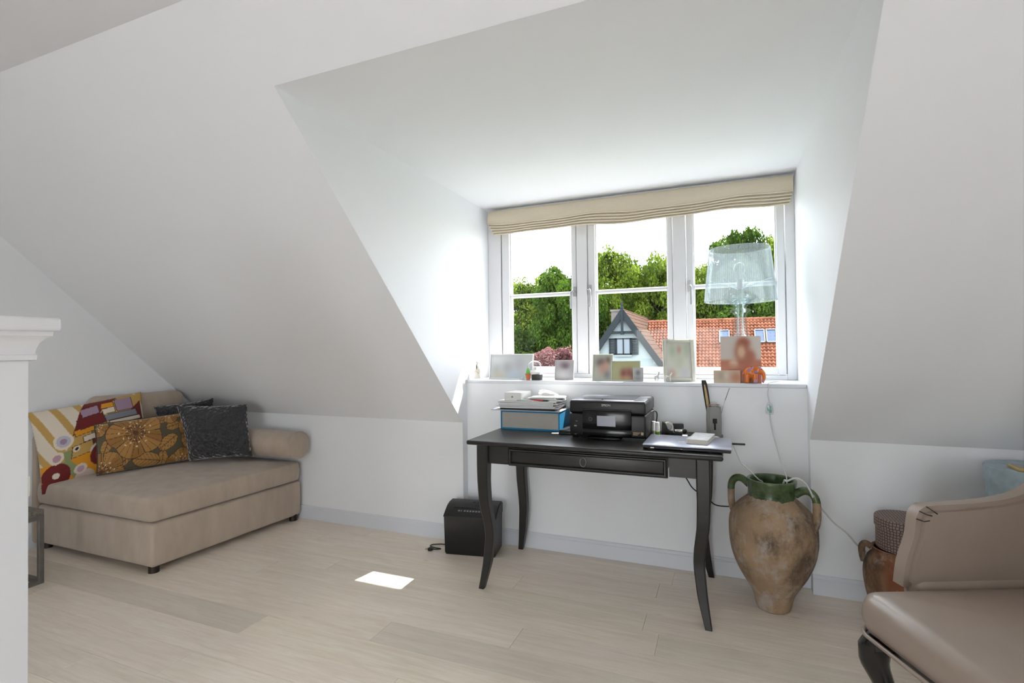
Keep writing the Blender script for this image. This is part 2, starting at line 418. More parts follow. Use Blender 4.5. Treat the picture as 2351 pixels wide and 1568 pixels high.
# ---------------------------------------------------------------- window
win = empty('window_1', ((XL + XR) / 2, YW, 1.005)); tag(win, 'white three-light casement window with a view of trees', 'window', None, 'structure')
def W(name, x0, x1, y0, y1, z0, z1, m=None, parent=None, bev=.002):
    p = parent or win
    o = box(name, x0, x1, y0, y1, z0, z1, m or M['winwhite'], None, bev, 1)
    o.parent = p; o.matrix_parent_inverse = Matrix.Translation(-Vector(win.location))
    return o
TOP = 2.125
W('window_sill', XL, XR, YR - .004, YW + .03, .983, 1.005, M['trim'], bev=.004)
W('frame_jamb', XL, -1.418, YW, 3.40, 1.005, TOP); W('frame_jamb', .338, XR, YW, 3.40, 1.005, TOP)
W('frame_rail', -1.418, .338, YW, 3.40, 1.005, 1.030); W('frame_rail', -1.418, .338, YW, 3.40, TOP - .03, TOP)
W('head_board', XL, XR, YW + .001, 3.42, TOP, ZD)
W('mullion', -.878, -.808, YW + .004, 3.40, 1.03, TOP - .03, bev=.004); W('mullion', -.273, -.200, YW + .004, 3.40, 1.03, TOP - .03, bev=.004)
for (a, ga, gb, b) in ((-1.418, -1.358, -.914, -.878), (-.808, -.757, -.307, -.273), (-.200, -.156, .292, .338)):
    s = empty('sash', (0, 0, 0)); s.parent = win; s.matrix_parent_inverse = Matrix.Translation(-Vector(win.location))
    def V(name, x0, x1, y0, y1, z0, z1, m=None, bev=.003):
        o = box(name, x0, x1, y0, y1, z0, z1, m or M['winwhite'], s, bev, 1); return o
    y0, y1 = YW + .010, YW + .075; g = .0045
    V('stile', a + g, ga, y0, y1, 1.033, TOP - .033); V('stile', gb, b - g, y0, y1, 1.033, TOP - .033)
    V('rail', ga, gb, y0, y1, 1.033, 1.074); V('rail', ga, gb, y0, y1, TOP - .075, TOP - .033)
    V('glazing_bar', ga, gb, y0 + .008, y1 - .01, 1.548, 1.573, bev=.006)
    V('glazing_bead', ga, ga + .006, y0 + .02, y1 - .008, 1.074, TOP - .075, bev=0); V('glazing_bead', gb - .006, gb, y0 + .02, y1 - .008, 1.074, TOP - .075, bev=0)
    V('pane', ga, gb, y0 + .036, y0 + .040, 1.066, 1.56, M['glass'], bev=0); V('pane', ga, gb, y0 + .036, y0 + .040, 1.561, TOP - .07, M['glass'], bev=0)
# handles on the stiles
for (hx_, side, zz) in ((-.893, -1, 1.566), (-.792, 1, 1.573), (-.181, 1, 1.562)):
    h = empty('window_handle', (0, 0, 0)); h.parent = win; h.matrix_parent_inverse = Matrix.Translation(-Vector(win.location))
    yy = YW + .010
    box('escutcheon', hx_ - .011, hx_ + .011, yy - .011, yy, zz - .034, zz + .034, M['steel'], h, .002, 1)
    bm = BM(); tube(bm, smooth_path([(hx_, yy - .008, zz), (hx_, yy - .04, zz), (hx_ + side * .010, yy - .052, zz - .006), (hx_ + side * .012, yy - .052, zz - .03), (hx_ + side * .012, yy - .05, zz - .112)], 5), .0075, 8)
    build('lever', bm, M['steel'], h, True, 60)

# ---------------------------------------------------------------- outside: ground, house, trees
gm = mat('lawn', hx(84, 92, 66), .9, var=.3, vscale=.6)
bm = BM(); bx(bm, -90, 90, 4.2, 130, -3.4, -3.2); tag(build('ground', bm, gm), 'green lawn far below the window', 'ground', None, 'structure')

def S(*c): return hx(*c)
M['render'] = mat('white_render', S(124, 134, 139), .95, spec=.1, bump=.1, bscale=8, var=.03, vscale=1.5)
M['barge'] = mat('dark_grey_timber', S(34, 39, 43), .85, spec=.08, var=.1, vscale=3)
M['clay'] = mat('orange_clay_tile', S(102, 63, 47), .9, spec=.1, var=.38, vscale=2.6)
M['brown'] = mat('brown_flat_tile', S(66, 49, 40), .95, spec=.08, var=.25, vscale=2.2)
M['brick'] = mat('chimney_stone', S(84, 80, 78), .85, var=.15, vscale=4)
M['darkglass'] = mat('dark_window_glass', S(70, 84, 98), .05, spec=.8)
M['skyglass'] = mat('roof_window_glass', S(40, 58, 82), .15, spec=.5)
M['lead'] = mat('roof_window_flashing', S(70, 74, 78), .5)

house = empty('neighbour_house', (-5.0, 28, -3.2), label='white gabled house with dark bargeboards, shuttered window and orange pantile roof', cat='house')
def hb(name, bm, m, smooth=False, parent=None):
    o = build(name, bm, m, None, smooth, 40)
    o.parent = parent or house; o.matrix_parent_inverse = Matrix.Translation(-Vector(house.location)); return o
GX, GZ, GS = -5.0, 3.30, 1.42      # apex x, z and pitch
ZE = -.9; HW = (GZ - ZE) / GS
bm = BM(); prism(bm, [(GX, GZ - .12), (GX + HW - .2, ZE), (GX + HW - .2, -3.2), (GX - HW + .2, -3.2), (GX - HW + .2, ZE)], 28.15, 42.5, 'y'); hb('gable_wall', bm, M['render'])
def roof_side(bm, s, off0, off1, y0, y1):
    # s=+1 right plane
    n = Vector((s * GS, 0, 1)).normalized(); d = Vector((s, 0, -GS)).normalized(); L = HW * math.sqrt(1 + GS * GS) + .25
    A = Vector((GX, 0, GZ))
    P = [A + n * off0, A + d * L + n * off0, A + d * L + n * off1, A + n * off1]
    prism(bm, [(p.x, p.z) for p in P], y0, y1, 'y')
for s in (-1, 1):
    bm = BM(); roof_side(bm, s, -.10, 0, 27.95, 42.6); hb('roof_deck', bm, M['brown'])
# flat tiles on the right plane, course by course
bm = BM(); n = Vector((GS, 0, 1)).normalized(); d = Vector((1, 0, -GS)).normalized(); L = HW * math.sqrt(1 + GS * GS) + .2
random.seed(9); cw, ch = .30, .30
for i in range(int(L / ch)):
    for j in range(int(14.4 / cw)):
        y = 28.0 + j * cw + (cw / 2 if i % 2 else 0)
        if y + cw > 42.6: continue
        a = Vector((GX, y + .004, GZ)) + d * (i * ch) + n * .004; t1 = .012 + random.uniform(0, .012)
        b = a + d * (ch * 1.05) + n * t1
        q = [a, a + Vector((0, cw - .008, 0)), b + Vector((0, cw - .008, 0)), b]
        q2 = [b, b + Vector((0, cw - .008, 0)), b + Vector((0, cw - .008, 0)) - n * .03, b - n * .03]
        for Q in (q, q2): bm.faces.new([bm.verts.new(p) for p in Q])
o = hb('flat_roof_tiles', bm, M['brown']); o['kind'] = 'stuff'
for s in (-1, 1):
    dd = Vector((s, 0, -GS)).normalized(); nn = Vector((s * GS, 0, 1)).normalized(); Lb = HW * math.sqrt(1 + GS * GS) + .35
    A = Vector((GX, 0, GZ + .02)); P = [A + nn * .02, A + dd * Lb + nn * .02, A + dd * Lb - nn * .30, A - Vector((0, 0, .30 / nn.z))]
    bm = BM(); prism(bm, [(p.x, p.z) for p in P], 27.85, 27.95, 'y'); hb('bargeboard', bm, M['barge'])
bm = BM(); bx(bm, GX - .06, GX + .06, 27.8, 27.9, GZ - 1.42, GZ + .1); bx(bm, GX - .09, GX + .09, 27.79, 27.91, GZ - 1.42, GZ - 1.30); hb('king_post', bm, M['barge'])
bm = BM(); bx(bm, GX - 1.0, GX + 1.0, 27.88, 28.0, 1.93, 2.07); hb('collar_beam', bm, M['barge'])
bm = BM(); lathe(bm, [(.07, 0), (.10, .05), (.05, .1), (.07, .2), (.03, .35), (.004, .62)], 8, GX, 27.86)
for v in bm.verts: v.co.z += GZ - .02
hb('finial', bm, M['barge'], True)
bm = BM(); bx(bm, -6.05, -5.35, 30.2, 31.2, 1.6, 3.35); bx(bm, -6.1, -5.3, 30.15, 31.25, 3.3, 3.42); hb('chimney', bm, M['brick'])
# shuttered window
wz0, wz1 = .80, 1.69
hwin = empty('house_window'); hwin.parent = house; hwin.matrix_parent_inverse = Matrix.Translation(-Vector(house.location))
bm = BM()
for a, b in ((-5.40, -5.33), (-5.02, -4.96), (-4.65, -4.58)): bx(bm, a, b, 28.06, 28.16, wz0, wz1)
bx(bm, -5.4, -4.58, 28.06, 28.16, wz0, wz0 + .06); bx(bm, -5.4, -4.58, 28.06, 28.16, wz1 - .06, wz1); build('frame', bm, M['barge'], hwin)
box('pane', -5.34, -5.0, 28.10, 28.14, wz0 + .05, wz1 - .05, M['darkglass'], hwin); box('pane', -4.97, -4.63, 28.10, 28.14, wz0 + .05, wz1 - .05, M['darkglass'], hwin)
box('ledge', -5.45, -4.53, 28.02, 28.16, wz0 - .1, wz0 - .04, M['render'], hwin)
for x0, x1 in ((-5.76, -5.41), (-4.57, -4.20)):
    bm = BM(); bx(bm, x0, x0 + .05, 28.05, 28.14, wz0, wz1); bx(bm, x1 - .05, x1, 28.05, 28.14, wz0, wz1); bx(bm, x0, x1, 28.05, 28.14, wz0, wz0 + .06); bx(bm, x0, x1, 28.05, 28.14, wz1 - .06, wz1)
    for i in range(9):
        z = wz0 + .09 + i * .085; bx(bm, x0 + .05, x1 - .05, 28.07, 28.12, z, z + .055)
    hb('shutter', bm, M['barge'])

main = house   # the long wing belongs to the same house
def mb_(name, bm, m, smooth=False, parent=None):
    o = build(name, bm, m, None, smooth, 40); o.parent = parent or main; o.matrix_parent_inverse = Matrix.Translation(-Vector(main.location)); return o
RZ, RY = 2.756, 33.0
bm = BM(); prism(bm, [(RY, RZ - .12), (29.0, RZ - 4.12), (29.0, RZ - 4.2), (37, RZ - 4.2), (37, RZ - 4.12)], -4.3, 9.0, 'x'); mb_('roof_deck', bm, M['brown'])
bm = BM(); bx(bm, -4.0, 8.8, 29.4, 36.6, -3.2, RZ - 4.1); mb_('house_wall', bm, M['render'])
# pantiles: S-profile clay tiles laid in courses
bm = BM(); cw, ch = .185, .255; dn = Vector((0, -1, -1)).normalized(); nn = Vector((0, -1, 1)).normalized()
prof = [(0, .0), (.18, .040), (.36, .070), (.54, .054), (.70, .006), (.85, -.014), (1.02, .002)]
random.seed(3)
for i in range(22):
    for j in range(int(13.2 / cw)):
        x = -4.25 + j * cw; t = random.uniform(-.004, .006)
        ta = [bm.verts.new(Vector((x + p * cw, RY, RZ)) + dn * (i * ch) + nn * (q - .03 + t)) for p, q in prof]
        tb = [bm.verts.new(Vector((x + p * cw, RY, RZ)) + dn * (i * ch + ch * 1.08) + nn * (q + .030 + t)) for p, q in prof]
        tcv = [bm.verts.new(v.co - nn * .045) for v in tb]
        for a in range(len(prof) - 1):
            bm.faces.new((ta[a], tb[a], tb[a + 1], ta[a + 1])); bm.faces.new((tb[a], tcv[a], tcv[a + 1], tb[a + 1]))
o = mb_('pantiles', bm, M['clay'], True); o['kind'] = 'stuff'
bm = BM()
for j in range(40):
    x = -4.3 + j * .33; tube(bm, [(x, RY, RZ - .02), (x + .16, RY, RZ - .01), (x + .345, RY, RZ)], [.105, .11, .118], 10)
o = mb_('ridge_tiles', bm, M['clay'], True); o['kind'] = 'stuff'
for x0, x1 in ((-.178, .386), (1.662, 2.20), (2.245, 2.80)):
    rw = empty('roof_window'); rw.parent = main; rw.matrix_parent_inverse = Matrix.Translation(-Vector(main.location))
    def P(x, s, hgt): return Vector((x, RY, RZ)) + dn * s + nn * hgt
    def slab(bm, xa, xb, s0, s1, h0, h1): loft(bm, [[P(xa, s0, h), P(xb, s0, h), P(xb, s1, h), P(xa, s1, h)] for h in (h0, h1)])
    bm = BM(); s0, s1 = .98, 2.05
    slab(bm, x0, x0 + .06, s0, s1, 0, .13); slab(bm, x1 - .06, x1, s0, s1, 0, .13); slab(bm, x0, x1, s0, s0 + .07, 0, .13); slab(bm, x0, x1, s1 - .07, s1, 0, .13)
    build('frame', bm, M['lead'], rw)
    bm = BM(); slab(bm, x0 + .05, x1 - .05, s0 + .06, s1 - .06, .06, .09); build('pane', bm, M['skyglass'], rw)

# trees: crown of single leaves in clumps, trunk with boughs
def leaf_mesh(name, seed, n_clump, n_leaf, size, m, shape=1.0):
    rg = np.random.default_rng(seed)
    # clump centres fill an ovoid crown of unit radius
    u = rg.normal(size=(n_clump, 3)); u /= np.linalg.norm(u, axis=1)[:, None]
    rad = rg.uniform(.35, 1.0, n_clump) ** .55
    c = u * rad[:, None]; c[:, 2] *= shape
    cr_ = rg.uniform(.16, .30, n_clump)
    per = n_leaf // n_clump
    d = rg.normal(size=(n_clump, per, 3)); d /= np.linalg.norm(d, axis=2)[..., None]
    rr_ = rg.uniform(.3, 1, (n_clump, per, 1)) ** .5
    p = (c[:, None, :] + d * rr_ * cr_[:, None, None] * np.array([1, 1, .75])).reshape(-1, 3)
    tone = np.clip(rg.normal(.5, .22, n_clump)[:, None] + rg.normal(0, .18, (n_clump, per)), 0, 1).reshape(-1)
    N = len(p)
    nrm = d.reshape(-1, 3) * .8 + rg.normal(size=(N, 3)) * .7 + np.array([0, 0, .5]); nrm /= np.linalg.norm(nrm, axis=1)[:, None]
    a = np.cross(nrm, rg.normal(size=(N, 3))); a /= np.linalg.norm(a, axis=1)[:, None]; b = np.cross(nrm, a)
    s = (size * rg.uniform(.7, 1.3, N))[:, None]
    v = np.stack([p - a * s, p - b * s * .55, p + a * s, p + b * s * .55], 1).reshape(-1, 3)
    me = bpy.data.meshes.new(name); me.vertices.add(4 * N); me.vertices.foreach_set('co', v.astype(np.float32).ravel())
    me.loops.add(4 * N); me.loops.foreach_set('vertex_index', np.arange(4 * N, dtype=np.int32))
    me.polygons.add(N); me.polygons.foreach_set('loop_start', np.arange(0, 4 * N, 4, dtype=np.int32))
    me.update(calc_edges=True)
    set_col(me, np.repeat(tone, 4)[:, None] * np.ones((1, 3)))
    me.materials.append(m); return me
LM = mat_leaf('green_leaf', S(38, 56, 16), S(108, 128, 44), .5)
LD = mat_leaf('dark_green_leaf', S(27, 45, 15), S(76, 100, 36), .42)
LC = mat_leaf('copper_leaf', S(62, 40, 42), S(128, 92, 92), .3)
crowns = [leaf_mesh('crown_a', 1, 150, 42000, .034, LM, 1.05), leaf_mesh('crown_b', 2, 170, 42000, .034, LM, 1.0), leaf_mesh('crown_c', 5, 140, 42000, .036, LD, 1.0)]
bark = mat('bark', S(74, 62, 48), .9, var=.3, vscale=3, bump=.3, bscale=8)
def trunk_mesh(seed):
    random.seed(seed); bm = BM()
    tube(bm, [(0, 0, -1.9), (.02, .01, -1.0), (.0, .02, 0), (.03, 0, .6)], [.075, .055, .04, .012], 8)
    for k in range(9):
        a = random.uniform(0, 2 * PI); z = random.uniform(-.9, .2); r = random.uniform(.5, .9)
        tube(bm, smooth_path([(0, 0, z), (r * .5 * math.cos(a), r * .5 * math.sin(a), z + .25), (r * math.cos(a), r * math.sin(a), z + .6)], 3), [.026, .024, .021, .018, .014, .009, .004], 6)
    me = bpy.data.meshes.new('trunk'); bm.to_mesh(me); bm.free(); me.materials.append(bark); me.shade_smooth(); return me
trunks = [trunk_mesh(s) for s in (1, 2)]
def tree(x, y, top, rx, rz, kind, label, rot=0.):
    cz = top - rz
    t = empty('tree', (x, y, -3.2), 0, label, 'tree', None)
    f = link(bpy.data.objects.new('foliage', crowns[kind]), t); f.location = (0, 0, cz + 3.2); f.scale = (rx, rx, rz); f.rotation_euler = (0, 0, rot); f['kind'] = 'stuff'
    k = link(bpy.data.objects.new('trunk', trunks[kind % 2]), t); sz = (cz + 3.2) / 1.9; k.location = (0, 0, cz + 3.2); k.scale = (sz * .75, sz * .75, sz)
    return t
TREES = [(-23, 42, 7.2, 4.0, 4.4, 1, 'leafy tree outside, far left beyond the first window light'),
         (-16.6, 40, 6.9, 3.4, 4.3, 0, 'light green tree at the left edge of the left window light'),
         (-13.0, 41, 7.2, 3.2, 4.6, 1, 'open green tree in the middle of the left window light'),
         (-14.4, 36, 3.0, 3.3, 3.2, 2, 'low dark green tree below the others in the left window light'),
         (-10.2, 36, 7.3, 2.6, 4.4, 2, 'tall dark green tree behind the first window mullion'),
         (-8.6, 40, 8.9, 2.9, 4.8, 0, 'tall bright green tree at the left of the middle window light'),
         (-5.9, 43, 8.2, 2.3, 4.8, 2, 'dark round-topped tree between two brighter ones in the middle window light'),
         (-4.2, 41, 8.2, 2.6, 5.0, 1, 'bright green tree behind the second window mullion'),
         (-6.6, 46, 5.2, 4.0, 4.8, 2, 'dark wide tree right behind the gable finial'),
         (-1.5, 42, 7.4, 2.3, 4.6, 1, 'green tree at the left edge of the right window light'),
         (1.3, 41, 9.8, 2.6, 5.4, 2, 'tallest tree, rising above the clear lamp shade'),
         (4.2, 41, 9.5, 2.4, 5.4, 0, 'green tree at the right edge of the right window light'),
         (1.0, 38.5, 3.9, 4.2, 3.6, 2, 'dark hedge-like tree just behind the orange ridge'),
         (-9.4, 47, 7.9, 3.6, 5.2, 2, 'dark distant tree filling the gaps behind the bright tree in the middle light'),
         (-15.5, 50, 5.6, 5.0, 5.0, 2, 'dark distant tree filling the gaps behind the open tree in the left light'),
         (7.5, 40, 9.0, 3.2, 5.2, 1, 'green tree beyond the right window jamb'),
         (-19.5, 37, 4.0, 3.2, 3.8, 1, 'low green tree at the lower left beyond the window')]
for i, (x, y, top, rx, rz, k, lab) in enumerate(TREES): tree(x, y, top, rx, rz, k, lab, i * 1.37)
bush = empty('copper_bush', (-7.6, 24, -3.2), 0, 'dark copper-leaved bush low in the left window light', 'bush')
me = leaf_mesh('copper_crown', 8, 90, 22000, .035, LC, 1.0)
f = link(bpy.data.objects.new('foliage', me), bush); f.location = (0, 0, 2.3); f.scale = (1.7, 1.5, 2.1); f['kind'] = 'stuff'
k = link(bpy.data.objects.new('trunk', trunks[0]), bush); k.location = (0, 0, 2.3); k.scale = (.9, .9, 1.21)


# ================================================================ SOFA
def shear(o_or_bm):
    for v in o_or_bm.verts: v.co.x += (.081 + (.055 - .081) * min(1, max(0, (v.co.x + 3.98) / 1.1))) * (v.co.y - 1.83)
sofa = empty('daybed_sofa', (-3.40, 2.34, 0), 0, 'taupe velvet daybed sofa against the left gable wall', 'sofa')
def sb(name, bm, m, parent=None, smooth=True, angle=None):
    shear(bm); o = build(name, bm, m, None, smooth, angle); o.parent = parent or sofa
    o.matrix_parent_inverse = Matrix.Translation(-Vector(sofa.location)); return o
SX0, SX1, SY0, SY1 = -3.935, -2.862, 1.83, 2.838
bm = BM(); bx(bm, SX0, SX1, SY0, SY1, .035, .272, .02, 4); sb('base', bm, M['sofa'], angle=60)
def soft_block(x0, x1, y0, y1, z0, z1, crown, rc, n=26, edge=.012):
    # upholstered block: rounded corners in plan, crowned top, softly rounded top and bottom edges
    bm = BM(); rings = []
    cx, cy, hx2, hy2 = (x0 + x1) / 2, (y0 + y1) / 2, (x1 - x0) / 2, (y1 - y0) / 2
    def outline(ins):
        out = []; r = max(rc - ins, .004)
        for qx, qy, a0 in ((1, -1, -PI / 2), (1, 1, 0), (-1, 1, PI / 2), (-1, -1, PI)):
            for k in range(7):
                a = a0 + k / 6 * PI / 2
                out.append((cx + qx * (hx2 - rc) + r * math.cos(a), cy + qy * (hy2 - rc) + r * math.sin(a)))
        return out
    prof = [(edge * 1.2, z0), (edge * .4, z0 + edge * .4), (0, z0 + edge * 1.2)]
    for k in range(1, 5): prof.append((-.006 * math.sin(PI * k / 5), z0 + edge + (z1 - z0 - 2 * edge) * k / 5))
    prof += [(0, z1 - edge * 1.2), (edge * .4, z1 - edge * .4), (edge * 1.2, z1)]
    for ins, z in prof: rings.append([(x, y, z) for x, y in outline(ins)])
    base = outline(edge * 1.2)
    for k in range(1, 9):
        s = 1 - k / 9; zz = z1 + crown * (1 - s ** 2.4)
        rings.append([(cx + (x - cx) * s, cy + (y - cy) * s, zz) for x, y in base])
    V = loft(bm, rings)
    return bm, outline
CZ0, CZ1 = .280, .408
bm, ol = soft_block(SX0 - .005, SX1 + .004, SY0 - .008, SY1, CZ0, CZ1, .035, .05); seat_c = sb('seat_cushion', bm, M['sofa'])
for zz, nm in ((CZ1 - .004, 'piping'), (CZ0 + .004, 'piping')):
    bm = BM(); tube(bm, [(x, y, zz) for x, y in ol(.0005)], .0045, 6, True); sb(nm, bm, M['sofa'], seat_c)
bm = BM(); bx(bm, -3.981, SX0 - .006, SY0 - .01, SY1 - .004, .03, .69, .018, 3); back = sb('back_panel', bm, M['sofa'], angle=60)
bm = BM(); tube(bm, smooth_path([(-3.962, SY0 - .012, .06), (-3.962, SY0 - .012, .66), (-3.964, SY0 + .01, .692), (-3.964, SY1 - .1, .692)], 4), .005, 6); sb('piping', bm, M['sofa'], back)
for x, y in ((-2.90, 1.865), (-2.89, 2.79), (-3.90, 1.865), (-3.90, 2.79)):
    bm = BM(); lathe(bm, [(.026, 0), (.026, .035), (.022, .06)], 20, x, y); sb('foot', bm, M['darkfoot'], angle=40)
# loose back cushion
bm = BM(); bx(bm, -.060, .060, -.305, .305, 0, .462, .055, 5)
o = build('back_cushion', bm, M['sofa'], None, True, 60, loc=(-3.868, 2.385, .45), rot=(0, R(-1), R(-4.6)))
tag(o, 'taupe velvet back cushion against the gable wall, behind the patterned cushions', 'cushion')
# bolster roll
bol = empty('bolster_cushion', (-3.12, 2.735, .452), 0, 'taupe velvet bolster roll lying along the far end of the sofa', 'cushion')
bm = BM(); rings = []
for x, r in [(-.40, .001), (-.398, .05), (-.395, .080), (-.385, .090), (-.2, .0945), (0, .096), (.2, .0945), (.385, .091), (.396, .0895)]:
    rings.append([(x, r * math.cos(2 * PI * k / 40), .096 + r * math.sin(2 * PI * k / 40)) for k in range(40)])
rings += [[(.399, .08 * math.cos(2 * PI * k / 40), .096 + .08 * math.sin(2 * PI * k / 40)) for k in range(40)], [(.404, .03 * math.cos(2 * PI * k / 40), .096 + .03 * math.sin(2 * PI * k / 40)) for k in range(40)]]
loft(bm, rings); build('roll', bm, M['sofa'], bol, True, 50)
bm = BM(); tube(bm, [(.394, .0905 * math.cos(2 * PI * k / 40), .096 + .0905 * math.sin(2 * PI * k / 40)) for k in range(40)], .0045, 6, True); build('piping', bm, M['sofa'], bol, True)

# patterned cushions: soft pillow spanned between four corner points
def pillow(name, c, thick, m, fn=None, n=(60, 60), pinch=.05, parent=None, wr=0.):
    BL, BR, TL, TR = [Vector(p) for p in c]
    nx, ny = n; nrm = (BR - BL).cross(TL - BL).normalized()
    vs, fs, cs = [], [], []
    rnd = random.Random(len(name)); ph = [rnd.uniform(0, 6) for _ in range(6)]
    for side in (1, -1):
        for j in range(ny + 1):
            for i in range(nx + 1):
                u, v = 2 * i / nx - 1, 2 * j / ny - 1
                uu_ = u * (1 - pinch * (1 - v * v) * abs(u) ** 3); vv_ = v * (1 - pinch * (1 - u * u) * abs(v) ** 3)
                a, b = (uu_ + 1) / 2, (vv_ + 1) / 2
                p = BL * (1 - a) * (1 - b) + BR * a * (1 - b) + TL * (1 - a) * b + TR * a * b
                h = thick * (max(0, 1 - abs(u) ** 2.6) ** .62) * (max(0, 1 - abs(v) ** 2.6) ** .62)
                h += wr * (math.sin(5 * u + 3 * v + ph[0]) + .7 * math.sin(9 * v - 4 * u + ph[1])) * (1 - u ** 4) * (1 - v ** 4)
                vs.append(p + nrm * h * side * .5)
                cs.append(hx(*fn((u + 1) / 2, (v + 1) / 2)) if fn and side == 1 else (.5, .45, .38))
    st = (nx + 1) * (ny + 1)
    for sd in (0, 1):
        for j in range(ny):
            for i in range(nx):
                a = sd * st + j * (nx + 1) + i; q = (a, a + 1, a + nx + 2, a + nx + 1); fs.append(q if sd == 0 else q[::-1])
    root = empty(name, ((BL + BR) / 2)[:], 0)
    vs = [tuple(p - root.location) for p in vs]
    me = bpy.data.meshes.new('cover'); me.from_pydata(vs, [], fs)
    if fn: set_col(me, np.array(cs, np.float32))
    b_ = bmesh.new(); b_.from_mesh(me); bmesh.ops.remove_doubles(b_, verts=b_.verts, dist=1e-5); b_.to_mesh(me); b_.free()
    wrap('cover', me, m, root, True)
    return root, [BL - root.location, BR - root.location, TR - root.location, TL - root.location], pinch
def piping(root, cor, pinch, m, r=.004):
    BL, BR, TR, TL = cor; pts = []
    def P(u, v):
        uu_ = u * (1 - pinch * (1 - v * v) * abs(u) ** 3); vv_ = v * (1 - pinch * (1 - u * u) * abs(v) ** 3); a, b = (uu_ + 1) / 2, (vv_ + 1) / 2
        return BL * (1 - a) * (1 - b) + BR * a * (1 - b) + TL * (1 - a) * b + TR * a * b
    for k in range(16): pts.append(P(-1 + k / 8, -1))
    for k in range(16): pts.append(P(1, -1 + k / 8))
    for k in range(16): pts.append(P(1 - k / 8, 1))
    for k in range(16): pts.append(P(-1, 1 - k / 8))
    bm = BM(); tube(bm, pts, r, 6, True); build('piping', bm, m, root, True)

# abstract appliqué print: cream ground, ochre stripes, maroon and ochre patches with rings
CRM, MAR, OCH, ORG, GRY, LIL, SAG, BLK = (226, 214, 196), (112, 30, 30), (196, 158, 88), (222, 150, 34), (128, 130, 140), (164, 136, 158), (140, 150, 100), (28, 24, 24)
RINGS = [(.20, .60, .085, ((.35, LIL), (.7, (190, 186, 198)), (1, CRM))), (.14, .42, .06, ((.6, (190, 150, 160)), (1, CRM))),
         (.56, .30, .14, ((.28, BLK), (.42, CRM), (.62, MAR), (.68, (140, 60, 70)), (1, MAR))), (.14, .22, .12, ((.25, CRM), (1, MAR))),
         (.34, .20, .055, ((.6, (196, 160, 176)), (1, CRM))), (.58, .12, .07, ((.55, (196, 150, 160)), (1, CRM))), (.36, .07, .09, ((1, (214, 196, 186)),)),
         (.70, .46, .075, ((.65, (196, 156, 166)), (1, CRM))), (.84, .38, .055, ((.55, LIL), (1, CRM))), (.56, .44, .042, ((.45, CRM), (.8, BLK), (1, CRM))),
         (.90, .24, .10, ((.3, (180, 176, 196)), (.45, CRM), (1, MAR))), (.46, .38, .045, ((1, (214, 206, 196)),)), (.80, .08, .08, ((.5, OCH), (1, MAR))), (.30, .46, .03, ((.5, BLK), (1, CRM)))]
BLOCKS = [(.42, .58, .80, .92, LIL), (.46, .54, .83, .89, BLK), (.60, .72, .84, .92, ORG), (.60, .72, .76, .84, CRM), (.63, .69, .78, .82, BLK), (.73, .90, .76, .94, LIL), (.77, .86, .80, .90, (210, 204, 216)), (.80, .83, .83, .87, LIL),
          (.36, .60, .66, .80, MAR), (.30, .50, .60, .68, ORG), (.44, .60, .58, .66, GRY), (.48, .54, .60, .645, BLK), (.60, .92, .66, .75, GRY), (.62, .94, .60, .66, CRM), (.74, .80, .61, .65, LIL), (.36, .62, .50, .575, CRM), (.42, .49, .515, .56, BLK),
          (.62, .74, .52, .60, LIL), (.74, .96, .50, .60, MAR), (.26, .44, .36, .50, OCH), (.44, .66, .44, .52, MAR), (.66, .9, .30, .36, OCH)]
def fn_art(u, v):
    u2 = u + .02 * math.sin(9 * v); v2 = v - .10 * (u - .5) + .015 * math.sin(8 * u)
    for (a, b, r, bands) in RINGS:
        d = math.hypot(u2 - a, (v2 - b) * .85) / r
        if d < 1:
            for lim, col in bands:
                if d < lim: return col
    if v < .12 and u < .12: return MAR
    for (a, b, c, d, col) in BLOCKS:
        if a < u2 < b and c < v2 < d:
            if min(u2 - a, b - u2, v2 - c, d - v2) < .006: return (70, 40, 34)
            return col
    edge = .38 + .22 * ss(.08, .4, u) + .42 * ss(.22, .5, u) - .1 * ss(.8, 1., u)
    if v2 < .36: return ORG if math.sin(13 * u + 7 * v) > -.75 else SAG
    if v2 < .47 and u > .2: return SAG
    if v2 < edge and u > .12 and u < .97: return MAR if math.sin(8 * u - 9 * v) > -.2 else OCH
    w = math.sin(2 * PI * (u * 5.2 + v * 2.4) + 1.2 * math.sin(4 * v))
    return OCH if w > .45 else CRM
M['art'] = mat_print('applique_cotton', .85, .1, .25)
o, cor, pn = pillow('patterned_cushion', [(-3.826, 1.80, .345), (-3.66, 2.36, .455), (-3.925, 1.775, .842), (-3.80, 2.36, .925)], .17, M['art'], fn_art, (150, 130), .05, wr=.003)
tag(o, 'cream, maroon and orange cushion with circles and blocks, leftmost on the sofa', 'cushion')

